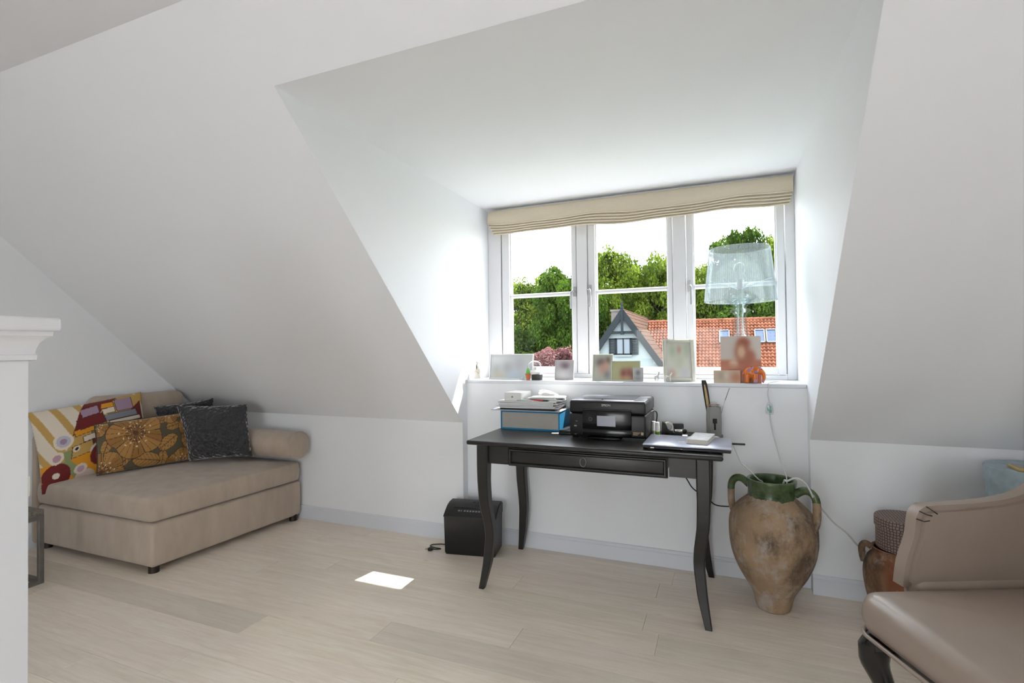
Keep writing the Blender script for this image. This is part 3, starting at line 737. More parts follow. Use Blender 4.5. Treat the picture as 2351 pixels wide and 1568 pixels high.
# brown flower print
FLW = [(.32, .70, .50, 0), (.92, .58, .44, 1), (.03, .04, .40, 2), (.73, -.04, .30, 3), (.64, 1.08, .28, 4), (1.02, 1.10, .3, 5), (.0, .95, .22, 6)]
LFS = [(.60, .42, .22, .6), (.40, .14, .26, -.22), (.545, .10, .17, 1.5), (.665, .74, .15, .2), (.07, .52, .15, 1.2), (.90, .10, .16, -.4), (.22, .20, .14, .8), (.56, .90, .13, 0)]
GOLD, GOLD2, OLV, BRN = (172, 126, 64), (150, 104, 46), (84, 76, 56), (62, 36, 26)
def fn_flower(u, v):
    x, y = u * 2.05, v
    for (fu, fv, r, s) in FLW:
        dx, dy = x - fu * 2.05, y - fv; d = math.hypot(dx, dy); a = math.atan2(dy, dx)
        # speckled stamens in the heart
        if d < r * .62:
            k = int((a + PI) / (2 * PI) * 26); rq = .2 + .42 * ((k * 7 + s * 3) % 11) / 11
            if abs(d - r * rq) < .012 and abs(((a + PI) / (2 * PI) * 26) % 1 - .5) < .3: return (226, 204, 164)
        if d < r * .36:
            if math.sin(a * 19 + s) > .0 or d < r * .1: return (88, 52, 36)
        pet = r * (.86 + .16 * abs(math.sin(a * 2.5 + s * 1.3)))
        if d < pet:
            if abs(math.sin(a * 2.5 + s * 1.3)) < .06: return BRN
            if abs(math.sin(a * 12.5 + s)) < .17 * min(1, r / max(d, .03) * .5): return BRN
            return GOLD if math.sin(a * 5 + s) > -.3 else GOLD2
        if d < pet + .012: return BRN
    for (lu, lv, r, a0) in LFS:
        dx, dy = x - lu * 2.05, y - lv; p = dx * math.cos(a0) + dy * math.sin(a0); q = -dx * math.sin(a0) + dy * math.cos(a0)
        e = (p / r) ** 2 + (q / (r * .58)) ** 2
        if e < 1:
            if abs(q) < .006 or abs(math.sin((p + abs(q) * .9) * 42)) < .16 or e > .90: return BRN
            return GOLD
    return OLV
M['flower'] = mat_print('flower_velvet', .75, .3, .15)
o, cor, pn = pillow('flower_cushion', [(-3.585, 1.965, .445), (-3.385, 2.555, .455), (-3.665, 1.995, .750), (-3.475, 2.585, .785)], .13, M['flower'], fn_flower, (190, 96), .03, wr=.002)
piping(o, cor, pn, mat('olive_piping', S(70, 66, 50), .8)); tag(o, 'long brown and gold flower-print cushion in front of the others', 'cushion')

t = NT('charcoal_quilted_velvet')
c = t.new('ShaderNodeTexCoord'); mpv = t.new('ShaderNodeMapping'); mpv.inputs['Rotation'].default_value = (.4, .5, .2); w = t.new('ShaderNodeTexVoronoi'); w.inputs['Scale'].default_value = 48
t.link(c.outputs['Object'], mpv.inputs['Vector']); t.link(mpv.outputs[0], w.inputs['Vector'])
bb = t.new('ShaderNodeBump'); bb.inputs['Strength'].default_value = 1.; bb.inputs['Distance'].default_value = .014; bb.invert = True
t.link(w.outputs['Distance'], bb.inputs['Height']); t.link(bb.outputs['Normal'], t.b.inputs['Normal'])
t.b.inputs['Base Color'].default_value = (*S(52, 52, 56), 1); t.b.inputs['Roughness'].default_value = .7; t.b.inputs['Sheen Weight'].default_value = .8; t.b.inputs['Sheen Roughness'].default_value = .35
M['velvet'] = t.m
o, cor, pn = pillow('velvet_cushion', [(-3.365, 2.40, .458), (-3.025, 2.615, .475), (-3.455, 2.375, .840), (-3.085, 2.625, .832)], .15, M['velvet'], None, (40, 40), .05, wr=.003)
tag(o, 'charcoal quilted velvet cushion leaning on the bolster', 'cushion')
o, cor, pn = pillow('velvet_cushion', [(-3.70, 2.47, .455), (-3.47, 2.68, .455), (-3.76, 2.42, .815), (-3.485, 2.675, .862)], .10, M['velvet'], None, (36, 36), .05, wr=.003)
tag(o, 'charcoal velvet cushion half hidden behind the other charcoal one', 'cushion')

# ================================================================ WHITE PILLAR, SIDE TABLE
px, py = -1.71, .66     # centre of the shaft
PX1, PY1 = -1.639, .745 # right and far faces
hw = .085
pil = empty('newel_pillar', (PX1 - hw, PY1 - hw, 0), 0, 'white painted square pillar with moulded cap at the left edge', 'pillar')
bm = BM(); loft(bm, [square(0, 0, z, hw, .03) for z in (0, 1.195)]); build('shaft', bm, M['winwhite'], pil)
bm = BM()
prof = [(hw + .001, 1.182), (hw + .011, 1.185), (hw + .012, 1.197), (hw + .008, 1.199), (hw + .010, 1.212), (hw + .015, 1.228), (hw + .024, 1.240), (hw + .034, 1.246), (hw + .035, 1.258)]
loft(bm, [[(x, y, z) for x, y in ((-r, -r), (r, -r), (r, r), (-r, r))] for r, z in prof]); build('cove_moulding', bm, M['winwhite'], pil, True, 25)
bm = BM(); bx(bm, -hw - .048, hw + .048, -hw - .048, hw + .048, 1.258, 1.293, .008, 3); build('cap_slab', bm, M['winwhite'], pil, True, 30)
o = empty('light_switch', (PX1 - .035, PY1 + .0, .835), 0, 'small cream light switch on the far side of the white pillar', 'switch')
box('plate', -.025, .025, 0, .007, 0, .053, M['cream'], o, .002); box('rocker', -.018, .018, .006, .011, .008, .045, M['cream'], o, .002)

tbl = empty('side_table', (-3.535, 1.345, 0), 0, 'low side table with worn top and steel frame beside the white pillar', 'table')
h, wd, q = .385, .225, .011
box('table_top', -wd, wd, -wd, wd, h - .030, h, mat('distressed_grey_wood', S(120, 112, 104), .6, var=.45, vscale=14, stretch=(1, 6, 6), bump=.3, bscale=30), tbl, .003)
for sx in (-1, 1):
    for sy in (-1, 1):
        box('leg', sx * (wd - q) - q, sx * (wd - q) + q, sy * (wd - q) - q, sy * (wd - q) + q, 0, h - .030, M['darkmetal'], tbl, .001, 1)
    box('rail', sx * (wd - q) - q, sx * (wd - q) + q, -wd + 2 * q, wd - 2 * q, 0, 2 * q, M['darkmetal'], tbl); box('rail', sx * (wd - q) - q, sx * (wd - q) + q, -wd + 2 * q, wd - 2 * q, h - .03 - 2 * q, h - .03, M['darkmetal'], tbl)
    box('rail', -wd + 2 * q, wd - 2 * q, sx * (wd - q) - q, sx * (wd - q) + q, 0, 2 * q, M['darkmetal'], tbl); box('rail', -wd + 2 * q, wd - 2 * q, sx * (wd - q) - q, sx * (wd - q) + q, h - .03 - 2 * q, h - .03, M['darkmetal'], tbl)

# ================================================================ DESK
DX, DY = -.605, 2.61
desk = empty('writing_desk', (DX, DY, 0), 0, 'black-stained wooden writing desk with curved legs and one drawer', 'desk')
bm = BM(); bx(bm, -.600, .600, -.300, .300, .718, .740, .009, 4); build('tabletop', bm, M['black'], desk, True, 50)
OFF = [(.718, 0), (.53, 0), (.426, .004), (.316, .020), (.254, .024), (.13, .012), (.05, -.002), (0, -.012)]
WID = [(.718, .026), (.62, .026), (.53, .0245), (.426, .0235), (.316, .022), (.13, .0185), (0, .0125)]
lx, ly = .520, .258
for sx in (-1, 1):
    for sy in (-1, 1):
        bm = BM(); rings = []
        for k in range(25):
            z = .718 * (1 - k / 24); of = lerp(OFF, z); hw_ = lerp(WID, z) * 1.13
            rings.append(square(sx * (lx - of), sy * (ly - of), z, hw_, .22))
        loft(bm, rings[::-1]); build('leg', bm, M['black'], desk, True, 35)
yf = -.262
box('front_apron', -.497, -.385, yf, yf + .018, .625, .718, M['black'], desk, .001, 1)
box('front_apron', .379, .497, yf, yf + .018, .630, .718, M['black'], desk, .001, 1)
for sx in (-1, 1): box('side_apron', sx * .51 - .009, sx * .51 + .009, -.235, .235, .628, .718, M['black'], desk, .001, 1)
box('rear_apron', -.497, .497, .245, .263, .628, .718, M['black'], desk, .001, 1)
dr = box('drawer', -.383, .374, yf - .004, yf + .014, .622, .712, M['black'], desk, .003, 2)
bm = BM()
fx0, fx1, fz0, fz1 = -.378, .369, .6275, .707
ringsq = lambda i, y: [(fx0 + i, y, fz0 + i), (fx1 - i, y, fz0 + i), (fx1 - i, y, fz1 - i), (fx0 + i, y, fz1 - i)]
for a, b in (((0, yf - .004), (.004, yf - .012)), ((.004, yf - .012), (.009, yf - .012)), ((.009, yf - .012), (.015, yf - .004))):
    A = [bm.verts.new(p) for p in ringsq(*a)]; B = [bm.verts.new(p) for p in ringsq(*b)]
    for k in range(4): bm.faces.new((A[k], A[(k + 1) % 4], B[(k + 1) % 4], B[k]))
build('drawer_moulding', bm, M['black'], dr)
box('drawer_box', -.37, .36, yf + .016, .2, .63, .70, M['black'], desk)
kn = empty('drawer_pull'); kn.parent = dr
bm = BM(); tube(bm, [(-.005 + .015 * math.cos(a * PI / 12), yf - .007, .667 + .021 * math.sin(a * PI / 12)) for a in range(24)], .003, 8, True); build('ring', bm, M['darkmetal'], kn, True)
bm = BM(); lathe(bm, [(.001, -.006), (.009, -.005), (.011, -.001), (.012, .004)], 24, sy=1.35); build('rosette', bm, M['black'], kn, True, 40, loc=(-.005, yf - .006, .667), rot=(R(90), 0, 0))

# ---------------------------------------------------------------- things on the desk
ZT = .740
def text_mesh(s, size, ext=.0004):
    cu = bpy.data.curves.new('lettering', 'FONT'); cu.body = s; cu.size = size; cu.extrude = ext; cu.align_x = 'CENTER'; cu.align_y = 'CENTER'
    o = bpy.data.objects.new('lettering', cu); COL.objects.link(o); bpy.context.view_layer.update()
    dg = bpy.context.evaluated_depsgraph_get(); me = bpy.data.meshes.new_from_object(o.evaluated_get(dg)); COL.objects.unlink(o); bpy.data.objects.remove(o); me.materials.clear(); return me
# printer
pr_ = empty('printer', (-.5425, 2.72, ZT), 0, 'black inkjet printer with small touch screen in the middle of the desk', 'printer')
pw, pd = .1915, .165
bm = BM(); bx(bm, -pw, pw, -pd, pd, .012, .126, .010, 3); build('body', bm, M['plastic_blk'], pr_, True, 40)
bm = BM(); bx(bm, -pw, pw, -pd, pd, .1275, .190, .010, 3); lid = build('scanner_lid', bm, M['plastic_blk'], pr_, True, 40)
box('lid_top', -pw + .006, pw - .006, -pd + .006, pd - .006, .187, .1925, M['plastic_sky'], lid, .003)
box('feeder_cover', -pw + .05, pw - .07, -pd + .10, pd - .02, .192, .1945, M['plastic_sky'], lid, .001, 1)
box('lid_panel', pw - .062, pw - .010, -pd + .03, pd - .03, .192, .1942, M['plastic_sky'], lid, .001, 1)
bm = BM(); lathe(bm, [(.004, .192), (.004, .1955)], 12, -.03, -pd + .05); build('lid_button', bm, M['plastic_gloss'], lid)
box('control_panel', -.122, .124, -pd - .007, -pd + .004, .050, .144, M['plastic_gloss'], pr_, .003, 2)
box('panel_top_edge', -.124, .126, -pd - .009, -pd + .004, .144, .150, M['plastic_blk'], pr_, .002, 1)
box('touch_screen', -.047, .046, -pd - .0085, -pd - .006, .066, .118, M['screen'], pr_, .001, 1)
bm = BM(); tube(bm, [(-.080 + .008 * math.cos(a * PI / 8), -pd - .0072, .100 + .008 * math.sin(a * PI / 8)) for a in range(16)], .0006, 4, True); build('home_button', bm, M['greyplastic'], pr_)
box('paper_tray', -.122, .124, -pd - .004, -pd + .02, .014, .048, M['plastic_gloss'], pr_, .003, 2)
box('output_lip', -.095, .075, -pd - .030, -pd + .01, .004, .012, M['plastic_gloss'], pr_, .003, 2)
box('base_plinth', -pw + .012, pw - .012, -pd + .012, pd - .012, 0, .014, M['plastic_gloss'], pr_)
lt = wrap('brand_lettering', text_mesh('EPSON', .0145), mat('pale_lettering', S(222, 222, 222), .4), pr_, loc=(-.002, -pd - .0004, .170), rot=(R(90), 0, 0))
for x, z, w, h in ((-.167, .090, .004, .022), (-.154, .086, .010, .002), (-.160, .062, .013, .006), (-.160, .020, .010, .003)): box('panel_mark', x - w / 2, x + w / 2, -pd - .0008, -pd + .001, z - h / 2, z + h / 2, M['plastic_gloss'] if h > .01 else M['greyplastic'], pr_)
bm = BM()
for k in range(3): bx(bm, .130, .130 + .035 - k * .006, -pd - .0012, -pd + .001, .040 - k * .0055, .0425 - k * .0055)
bx(bm, .168, .180, -pd - .0012, -pd + .001, .030, .044); build('product_sticker', bm, mat('gold_sticker_print', S(176, 160, 124), .5), pr_)
bm = BM(); tube(bm, smooth_path([(.19, .03, .12), (.205, .06, .125), (.212, .12, .10), (.20, .15, .03)], 5), .003, 6); build('side_cable', bm, M['wire_black'], pr_, True)

# blue-edged archive box
ab = empty('archive_box', (-1.009, 2.805, ZT), 0, 'grey archive box with blue edges at the left end of the desk', 'box')
aw, ad, ah = .176, .100, .108
box('body', -aw + .004, aw - .004, -ad + .003, ad - .003, .004, ah - .004, M['boxgrey'], ab)
for z0, z1 in ((0, .010), (ah - .010, ah)): box('blue_edge', -aw, aw, -ad, ad, z0, z1, M['blue'], ab, .001, 1)
box('blue_edge', -aw, -aw + .008, -ad, ad, .010, ah - .010, M['blue'], ab); box('blue_edge', aw - .008, aw, -ad, ad, .010, ah - .010, M['blue'], ab)
bm = BM()
for a, b in (((-aw + .012, ah - .014), (-.12, .056)), ((-.12, .056), (.12, .050)), ((.12, .050), (aw - .012, .016)), ((.12, .050), (aw - .014, ah - .016)), ((-.12, .056), (-aw + .014, .018))):
    tube(bm, [(a[0], -ad + .0035, a[1]), (b[0], -ad + .0035, b[1])], .0007, 4)
build('folded_flap_seam', bm, mat('card_fold', S(140, 136, 130), .8), ab)

# stack of papers and magazines on the box
random.seed(12); z = ZT + ah
PAP = [('cardboard_sheet', .41, .19, .004, 'paper2', -1.035, 2.785, 1, 'pale grey card sheet jutting out left under the paper stack'),
       ('folder', .33, .20, .010, 'paperblk', -1.02, 2.80, -1, 'thin black folder low in the paper stack'),
       ('magazine', .34, .20, .007, 'paper2', -1.02, 2.795, 2, 'lilac-grey magazine directly above the black folder'),
       ('magazine', .36, .20, .006, 'paper', -1.03, 2.795, -2, 'white magazine in the lower half of the paper stack'),
       ('paper_pad', .33, .195, .009, 'paper2', -1.03, 2.795, 0, 'grey paper pad in the middle of the paper stack'),
       ('magazine', .35, .20, .005, 'paper', -1.02, 2.79, 2, 'white magazine in the upper half of the paper stack'),
       ('magazine', .34, .195, .006, 'paper2', -1.03, 2.795, -1, 'grey magazine second from the top of the paper stack'),
       ('magazine', .345, .20, .006, 'paper', -1.025, 2.795, 1, 'pale magazine on top of the paper stack, under the phone box')]
for (nm, w, d, th, mk, x, y, a, lab) in PAP:
    e = empty(nm, (x, y, z), R(a * 1.2), lab, 'paper')
    if th >= .006 and nm != 'folder':
        box('pages', -w / 2 + .002, w / 2 - .002, -d / 2 + .002, d / 2 - .002, .0008, th - .0008, M['paper'], e)
        box('cover', -w / 2, w / 2, -d / 2, d / 2, th - .0008, th, M[mk], e); box('cover', -w / 2, w / 2, -d / 2, d / 2, 0, .0008, M[mk], e)
    else: box('sheet', -w / 2, w / 2, -d / 2, d / 2, 0, th, M[mk], e, .001, 1)
    z += th + .0004
ZP = z
pb = empty('phone_box', (-1.105, 2.775, ZP), R(-2), 'small white phone carton with an apple emblem on the paper stack', 'box')
box('carton', -.052, .052, -.075, .075, 0, .046, M['whiteplastic'], pb, .0015, 2)
bm = BM()
lathe(bm, [(.0001, 0), (.0042, .0004), (.0001, .0008)], 12, -.0016, 0, 1, 1.15); lathe(bm, [(.0001, 0), (.0042, .0004), (.0001, .0008)], 12, .0016, 0, 1, 1.15); lathe(bm, [(.0001, 0), (.0014, .0004), (.0001, .0008)], 8, .0006, .0066, .7, 1.3)
build('apple_emblem', bm, mat('emblem_grey', S(150, 140, 128), .4), pb, loc=(-.002, -.0752, .021), rot=(R(90), 0, 0))
# loose papers heaped on the right of the carton
z2 = ZP
for i, (w, d, th, x, y, a, lab) in enumerate(((.21, .15, .007, -.935, 2.785, 8, 'white letter bundle beside the phone carton'), (.19, .14, .007, -.945, 2.795, -6, 'white letter bundle in the middle of the loose letters'), (.20, .13, .006, -.925, 2.79, 12, 'white letter bundle under the coiled white cable'))):
    e = empty('letter_bundle', (x, y, z2), R(a), lab, 'letters', 'loose letters on the paper stack')
    bm = BM()
    for k in range(3): bx(bm, -w / 2 + k * .004, w / 2 - k * .003, -d / 2 + k * .003, d / 2, k * th / 3, (k + .8) * th / 3)
    build('sheets', bm, M['paper'], e); z2 += th
bm = BM(); path = []
for k in range(46):
    a = k / 46 * 2 * PI * 2.5; path.append((.052 * math.cos(a) * (1 - .12 * math.sin(a * .7)), .034 * math.sin(a) + .006 * math.sin(a * .4), .006 + .011 * (k / 46) + .016 * max(0, math.sin(a - .6)) ** 2))
tube(bm, smooth_path(path, 2), .0042, 7); o = build('coiled_cable', bm, M['whiteplastic'], None, True, loc=(-.925, 2.78, z2)); tag(o, 'thick white cable coiled on top of the loose letters', 'cable')
# pens and rubber band on the front of the stack
def pen(name, loc, rz, ln, cbody, ccap, label, r=.0042):
    e = empty(name, loc, rz, label, 'pen')
    def cyl(nm, x0, x1, ra, rb, m):
        bm = BM(); loft(bm, [[(x, q * math.cos(2 * PI * k / 10), r + q * math.sin(2 * PI * k / 10)) for k in range(10)] for x, q in ((x0, ra), (x1, rb))]); build(nm, bm, m, e, True, 40)
    cyl('barrel', -ln / 2, ln * .2, r, r, cbody); cyl('cap', ln * .2, ln / 2 - .01, r * 1.02, r * .95, ccap); cyl('tip', ln / 2 - .01, ln / 2, r * .7, r * .2, ccap); return e
M['red'] = mat('red_plastic', S(190, 40, 48), .35)
pen('ballpoint_pen', (-.955, 2.708, ZP), R(-3), .13, M['red'], M['plastic_blk'], 'red and black ballpoint pen on the front of the paper stack')
pen('ballpoint_pen', (-1.035, 2.700, ZP), R(4), .09, mat('pale_green_plastic', S(190, 206, 190), .4), M['silver'], 'pale green ballpoint pen left of the red one on the stack', .0036)
bm = BM(); path = [(.03 * math.cos(a) * (1 + .3 * math.sin(2 * a)), .006 * math.sin(3 * a), .03 + .022 * math.sin(a)) for a in [k / 24 * 2 * PI for k in range(24)]]
tube(bm, path, .0014, 6, True); o = build('rubber_band', bm, mat('pink_rubber', S(232, 190, 176), .6), None, True, loc=(-.862, 2.722, ZT + ah - .006)); tag(o, 'pale pink rubber band loop hanging at the right of the paper stack', 'rubber band')

# black tablet case left of printer
tb = empty('tablet_case', (-.775, 2.755, ZT), 0, 'black tablet case lying between archive box and printer', 'tablet')
box('case', -.042, .036, -.125, .135, 0, .012, M['plastic_blk'], tb, .003); box('flap', -.040, .034, -.122, .132, .0125, .021, M['lapdark'], tb, .003)
o = box('paper_slip', -.02, .02, -.012, .012, 0, .0012, M['paper'], None, loc=(-.842, 2.655, ZT), rot=(0, 0, R(20))); tag(o, 'small cream paper slip beside the black tablet case', 'paper')

# laptop overhanging the right end of the desk
lp = empty('laptop', (-.155, 2.50, ZT), R(-.6), 'closed silver laptop overhanging the right end of the desk', 'laptop')
box('base', -.183, .183, -.135, .135, .004, .016, M['lapdark'], lp, .004); lidl = box('lid', -.185, .185, -.138, .138, .017, .025, M['lap'], lp, .003)
box('hinge', -.13, .13, .128, .139, .010, .020, M['lapdark'], lp, .002)
for sx in (-.15, 0, .10): box('rubber_foot', sx - .012, sx + .012, -.12, -.10, 0, .004, M['plastic_blk'], lp)
box('port', -.150, -.135, -.1358, -.134, .008, .012, M['steel'], lp); box('port', -.02, -.016, -.1358, -.134, .009, .011, M['steel'], lp)
us = empty('usb_stick', (.060, 2.565, ZT + .008), R(2), 'black flash drive plugged into the right side of the laptop', 'flash drive')
box('shell', -.028, .028, -.009, .009, 0, .008, M['plastic_blk'], us, .003); box('connector', -.034, -.026, -.006, .006, .002, .006, M['silver'], us)
# notebook on the laptop
nb = empty('notebook', (-.098, 2.530, ZT + .0255), R(-8), 'small notebook with white floral cover on the laptop', 'notebook')
box('pages', -.043, .043, -.098, .098, .0015, .017, mat('notebook_pages', S(214, 206, 196), .8, var=.05, vscale=200, stretch=(.1, .1, 6)), nb)
box('cover', -.045, .045, -.100, .100, 0, .0015, M['paper'], nb); box('cover', -.045, .045, -.100, .100, .017, .019, mat('floral_cover', S(216, 216, 218), .5, var=.14, vscale=42), nb, .0006, 1)
box('spine', -.046, -.043, -.100, .100, 0, .019, M['paper'], nb)
o = box('paper_strip', -.03, .02, -.006, .006, 0, .0008, M['paper'], None, loc=(-.165, 2.46, ZT + .0252), rot=(0, 0, R(-2))); tag(o, 'thin white paper strip on the laptop left of the notebook', 'paper')
pd1 = empty('note_pad', (-.150, 2.735, ZT), R(6), 'cream note pad behind the laptop', 'paper')
box('sheets', -.045, .045, -.055, .055, 0, .008, M['paper'], pd1, .001, 1); box('backing', -.045, .045, -.055, .055, -.0012 + .0012, .0012, M['boxgrey'], pd1)
pen('marker_pen', (-.095, 2.715, ZT + .0085), R(-4), .15, M['plastic_blk'], M['whiteplastic'], 'black and white marker pen behind the notebook', .0055)
mp_ = empty('mouse_pad', (-.205, 2.855, ZT), R(3), 'dark grey cloth pad behind the laptop by the wall', 'pad'); box('pad_sheet', -.07, .07, -.045, .045, 0, .003, mat('dark_cloth', S(84, 80, 76), .9), mp_, .001, 1); box('pad_edge', -.071, .071, -.046, .046, 0, .001, M['plastic_blk'], mp_)

# desk-organiser with brush and stick
dh = empty('pen_holder', (-.048, 2.835, ZT), R(10), 'grey desk organiser cup holding a brush at the right end of the desk', 'holder')
bm = BM(); rings = []
for z, w, d in ((0, .033, .028), (.02, .034, .029), (.08, .035, .030), (.14, .033, .029), (.150, .032, .028)):
    rings.append([(x, y, z) for x, y, _ in square(0, 0, z, w, .35, d)])
rings += [[(x * .86, y * .86, .150) for x, y, _ in rings[-1]], [(x * .82, y * .82, .04) for x, y, _ in rings[-1]]]
loft(bm, rings); build('cup', bm, M['greyplastic'], dh, True, 40)
box('clip', -.010, .010, -.036, -.029, .068, .092, M['plastic_gloss'], dh, .001, 1); box('clip_arm', -.004, .004, -.034, -.029, .035, .068, M['plastic_gloss'], dh, .001, 1)
bm = BM(); tube(bm, [(.026 * math.cos(k * PI / 10), .020 * math.sin(k * PI / 10), .160) for k in range(20)], .0018, 6, True); build('copper_ring', bm, mat('copper', (.5, .28, .18), .3, 1.), dh, True)
bm = BM(); lathe(bm, [(.0235, .138), (.0235, .150), (.021, .163), (.013, .173), (.0005, .177)], 20); o = build('glass_ball', bm, M['globe'], None, True, loc=(-.048, 2.835, ZT)); tag(o, 'clear glass ball resting in the desk organiser cup', 'ornament')
br = empty('hand_brush', (-.068, 2.842, ZT + .05), 0, 'wood and black handle of a brush standing in the desk organiser', 'brush')
bm = BM(); rings = []
for k in range(15):
    t_ = k / 14; w = .0075 + .006 * math.sin(min(1, t_ * 1.15) * PI * .62) * (1 if t_ < .93 else .6); cx = -.026 * t_ ** 1.5; z = .235 * t_
    rings.append([(cx + w * math.cos(2 * PI * q / 14), .0055 * math.sin(2 * PI * q / 14), z) for q in range(14)])
loft(bm, rings); build('black_rim', bm, M['plastic_blk'], br, True, 60)
bm = BM(); rings = []
for k in range(13):
    t_ = .14 + .76 * k / 12; w = (.0075 + .006 * math.sin(min(1, t_ * 1.15) * PI * .62)) * .62 * (math.sin(PI * min(1, k / 12 * .9 + .06)) ** .3); cx = -.026 * t_ ** 1.5; z = .235 * t_
    rings.append([(cx + w * math.cos(2 * PI * q / 14), -.0022 + .0042 * math.sin(2 * PI * q / 14), z) for q in range(14)])
loft(bm, rings); build('wood_inlay', bm, mat('light_wood', S(190, 160, 112), .5, var=.1, vscale=40), br, True)
st = empty('nail_file', (-.030, 2.838, ZT + .05), 0, 'thin metal file leaning out of the desk organiser to the right', 'file')
bm = BM(); tube(bm, [(0, 0, 0), (.030, 0, .11), (.040, 0, .142)], .0014, 6); build('stem', bm, M['silver'], st, True)
bm = BM(); tube(bm, [(.038, 0, .135), (.0585, 0, .196)], .0030, 6, flat=.5); build('blade', bm, M['darkmetal'], st, True)

# tape dispenser, glue tubes, label puncher behind the printer's right side
def tubebottle(x, y, h, r, cap, label, green=False):
    e = empty('glue_tube', (x, y, ZT), 0, label, 'bottle')
    bm = BM(); lathe(bm, [(r * .95, 0), (r, .003), (r, h * .72), (r * .9, h * .75)], 18); build('body', bm, M['whiteplastic'], e, True, 40)
    bm = BM(); lathe(bm, [(r * .92, h * .75), (r * .92, h * .97), (r * .8, h)], 18); build('cap', bm, cap, e, True, 40)
    bm = BM(); lathe(bm, [(r * 1.01, h * .12), (r * 1.01, h * .34)], 18, cap=False); build('label_band', bm, mat('green_label', S(120, 170, 40), .5) if green else M['boxgrey'], e, True)
tubebottle(-.338, 2.76, .072, .011, M['whiteplastic'], 'white glue tube touching the right side of the printer')
tubebottle(-.318, 2.735, .072, .011, M['whiteplastic'], 'white glue tube with green label behind the laptop', True)
td = empty('tape_dispenser', (-.283, 2.80, ZT), R(8), 'black tape dispenser with clear tape roll behind the laptop', 'dispenser')
bm = BM(); prism(bm, [(-.022, 0), (.034, 0), (.034, .02), (.012, .026), (-.002, .062), (-.018, .066)], -.012, -.004, 'y'); prism(bm, [(-.022, 0), (.034, 0), (.034, .02), (.012, .026), (-.002, .062), (-.018, .066)], .016, .022, 'y'); bx(bm, -.022, .034, -.012, .022, 0, .008); build('stand', bm, M['plastic_blk'], td, False)
bm = BM(); lathe(bm, [(.018, -.008), (.026, -.008), (.026, .012), (.018, .012), (.018, -.008)], 24, cap=False); build('tape_roll', bm, mat('clear_tape', S(206, 204, 190), .2), td, True, 40, loc=(.012, .004, .040), rot=(R(90), 0, R(8)))
pu = empty('hole_punch', (-.222, 2.825, ZT), R(15), 'black and silver paper punch right of the tape dispenser', 'punch')
box('foot_plate', -.026, .026, -.024, .024, 0, .008, M['plastic_blk'], pu, .002); box('body', -.020, .020, -.016, .016, .008, .030, M['silver'], pu, .004)
bm = BM(); loft(bm, [[(x, y, z) for y, z in ((-.018, .032), (.018, .032), (.020, .046), (.012, .056), (-.012, .056), (-.020, .046))] for x in (-.026, .024)]); build('lever', bm, M['plastic_blk'], pu, True, 30)
bm = BM(); lathe(bm, [(.009, -.003), (.012, 0), (.009, .003)], 14); build('dial', bm, M['plastic_blk'], pu, True, loc=(.030, -.012, .018), rot=(R(90), 0, 0))

# ================================================================ BLIND
bl = empty('roman_blind', (-.555, 3.19, 2.145), 0, 'beige linen roman blind pulled up at the top of the window', 'blind')
def sag(x, ph=0.):   # wavy hem
    t = (x + .555) / .92
    return -.010 * (1 - t * t) + .0065 * math.sin(7.1 * x + .8 + ph) + .003 * math.sin(15 * x + ph)
def cloth(name, z_top, z_bot, y_top, y_mid, th, ph, x0=-1.476, x1=.372, nz=7, sagt=0.):
    bm = BM(); nx = 90; F = []; B = []
    for j in range(nz + 1):
        v = j / nz; rowF, rowB = [], []
        for i in range(nx + 1):
            x = x0 + (x1 - x0) * i / nx; s = sag(x, ph)
            z = z_top + sagt * s + (z_bot + s - z_top - sagt * s) * v
            y = y_top + (y_mid - y_top) * math.sin(v * PI * .62) / math.sin(PI * .62) + .003 * math.sin(9 * x + ph) * v
            rowF.append(bm.verts.new(Vector((x, y, z)) - Vector(bl.location))); rowB.append(bm.verts.new(Vector((x, y + th, z + th * .3)) - Vector(bl.location)))
        F.append(rowF); B.append(rowB)
    for j in range(nz):
        for i in range(nx):
            bm.faces.new((F[j][i], F[j + 1][i], F[j + 1][i + 1], F[j][i + 1])); bm.faces.new((B[j][i], B[j][i + 1], B[j + 1][i + 1], B[j + 1][i]))
    for i in range(nx):
        bm.faces.new((F[nz][i], B[nz][i], B[nz][i + 1], F[nz][i + 1])); bm.faces.new((F[0][i], F[0][i + 1], B[0][i + 1], B[0][i]))
    for j in range(nz):
        bm.faces.new((F[j][0], B[j][0], B[j + 1][0], F[j + 1][0])); bm.faces.new((F[j][nx], F[j + 1][nx], B[j + 1][nx], B[j][nx]))
    bmesh.ops.recalc_face_normals(bm, faces=bm.faces[:]); return build(name, bm, M['linen'], bl, True, 50)
cloth('front_panel', 2.144, 2.052, 3.205, 3.180, .006, 0.)
def hem(parent, z, y, ph, x0, x1, r):
    bm = BM(); tube(bm, [(x0 + (x1 - x0) * i / 90 - bl.location.x, y + .003 * math.sin(9 * (x0 + (x1 - x0) * i / 90) + ph) - bl.location.y, z + sag(x0 + (x1 - x0) * i / 90, ph) - bl.location.z) for i in range(91)], r, 8); build('hem', bm, M['linen'], parent, True)
hem(bl.children[-1], 2.050, 3.178, 0., -1.476, .372, .0045)
for k in range(4):
    f_ = cloth('fold', 2.066 - .013 * k, 2.038 - .0145 * k, 3.200 + .006 * k, 3.190 + .008 * k, .005, .25 * (k + 1), -1.468 + .007 * k, .366 - .004 * k, 5, 1.)
    hem(f_, 2.036 - .0145 * k, 3.186 + .008 * k, .25 * (k + 1), -1.468 + .007 * k, .366 - .004 * k, .0048)
box('head_rail', -1.47, .368, 3.212, 3.250, 2.110, 2.143, M['winwhite'], None).parent = bl
bl.children[-1].matrix_parent_inverse = Matrix.Translation(-Vector(bl.location))

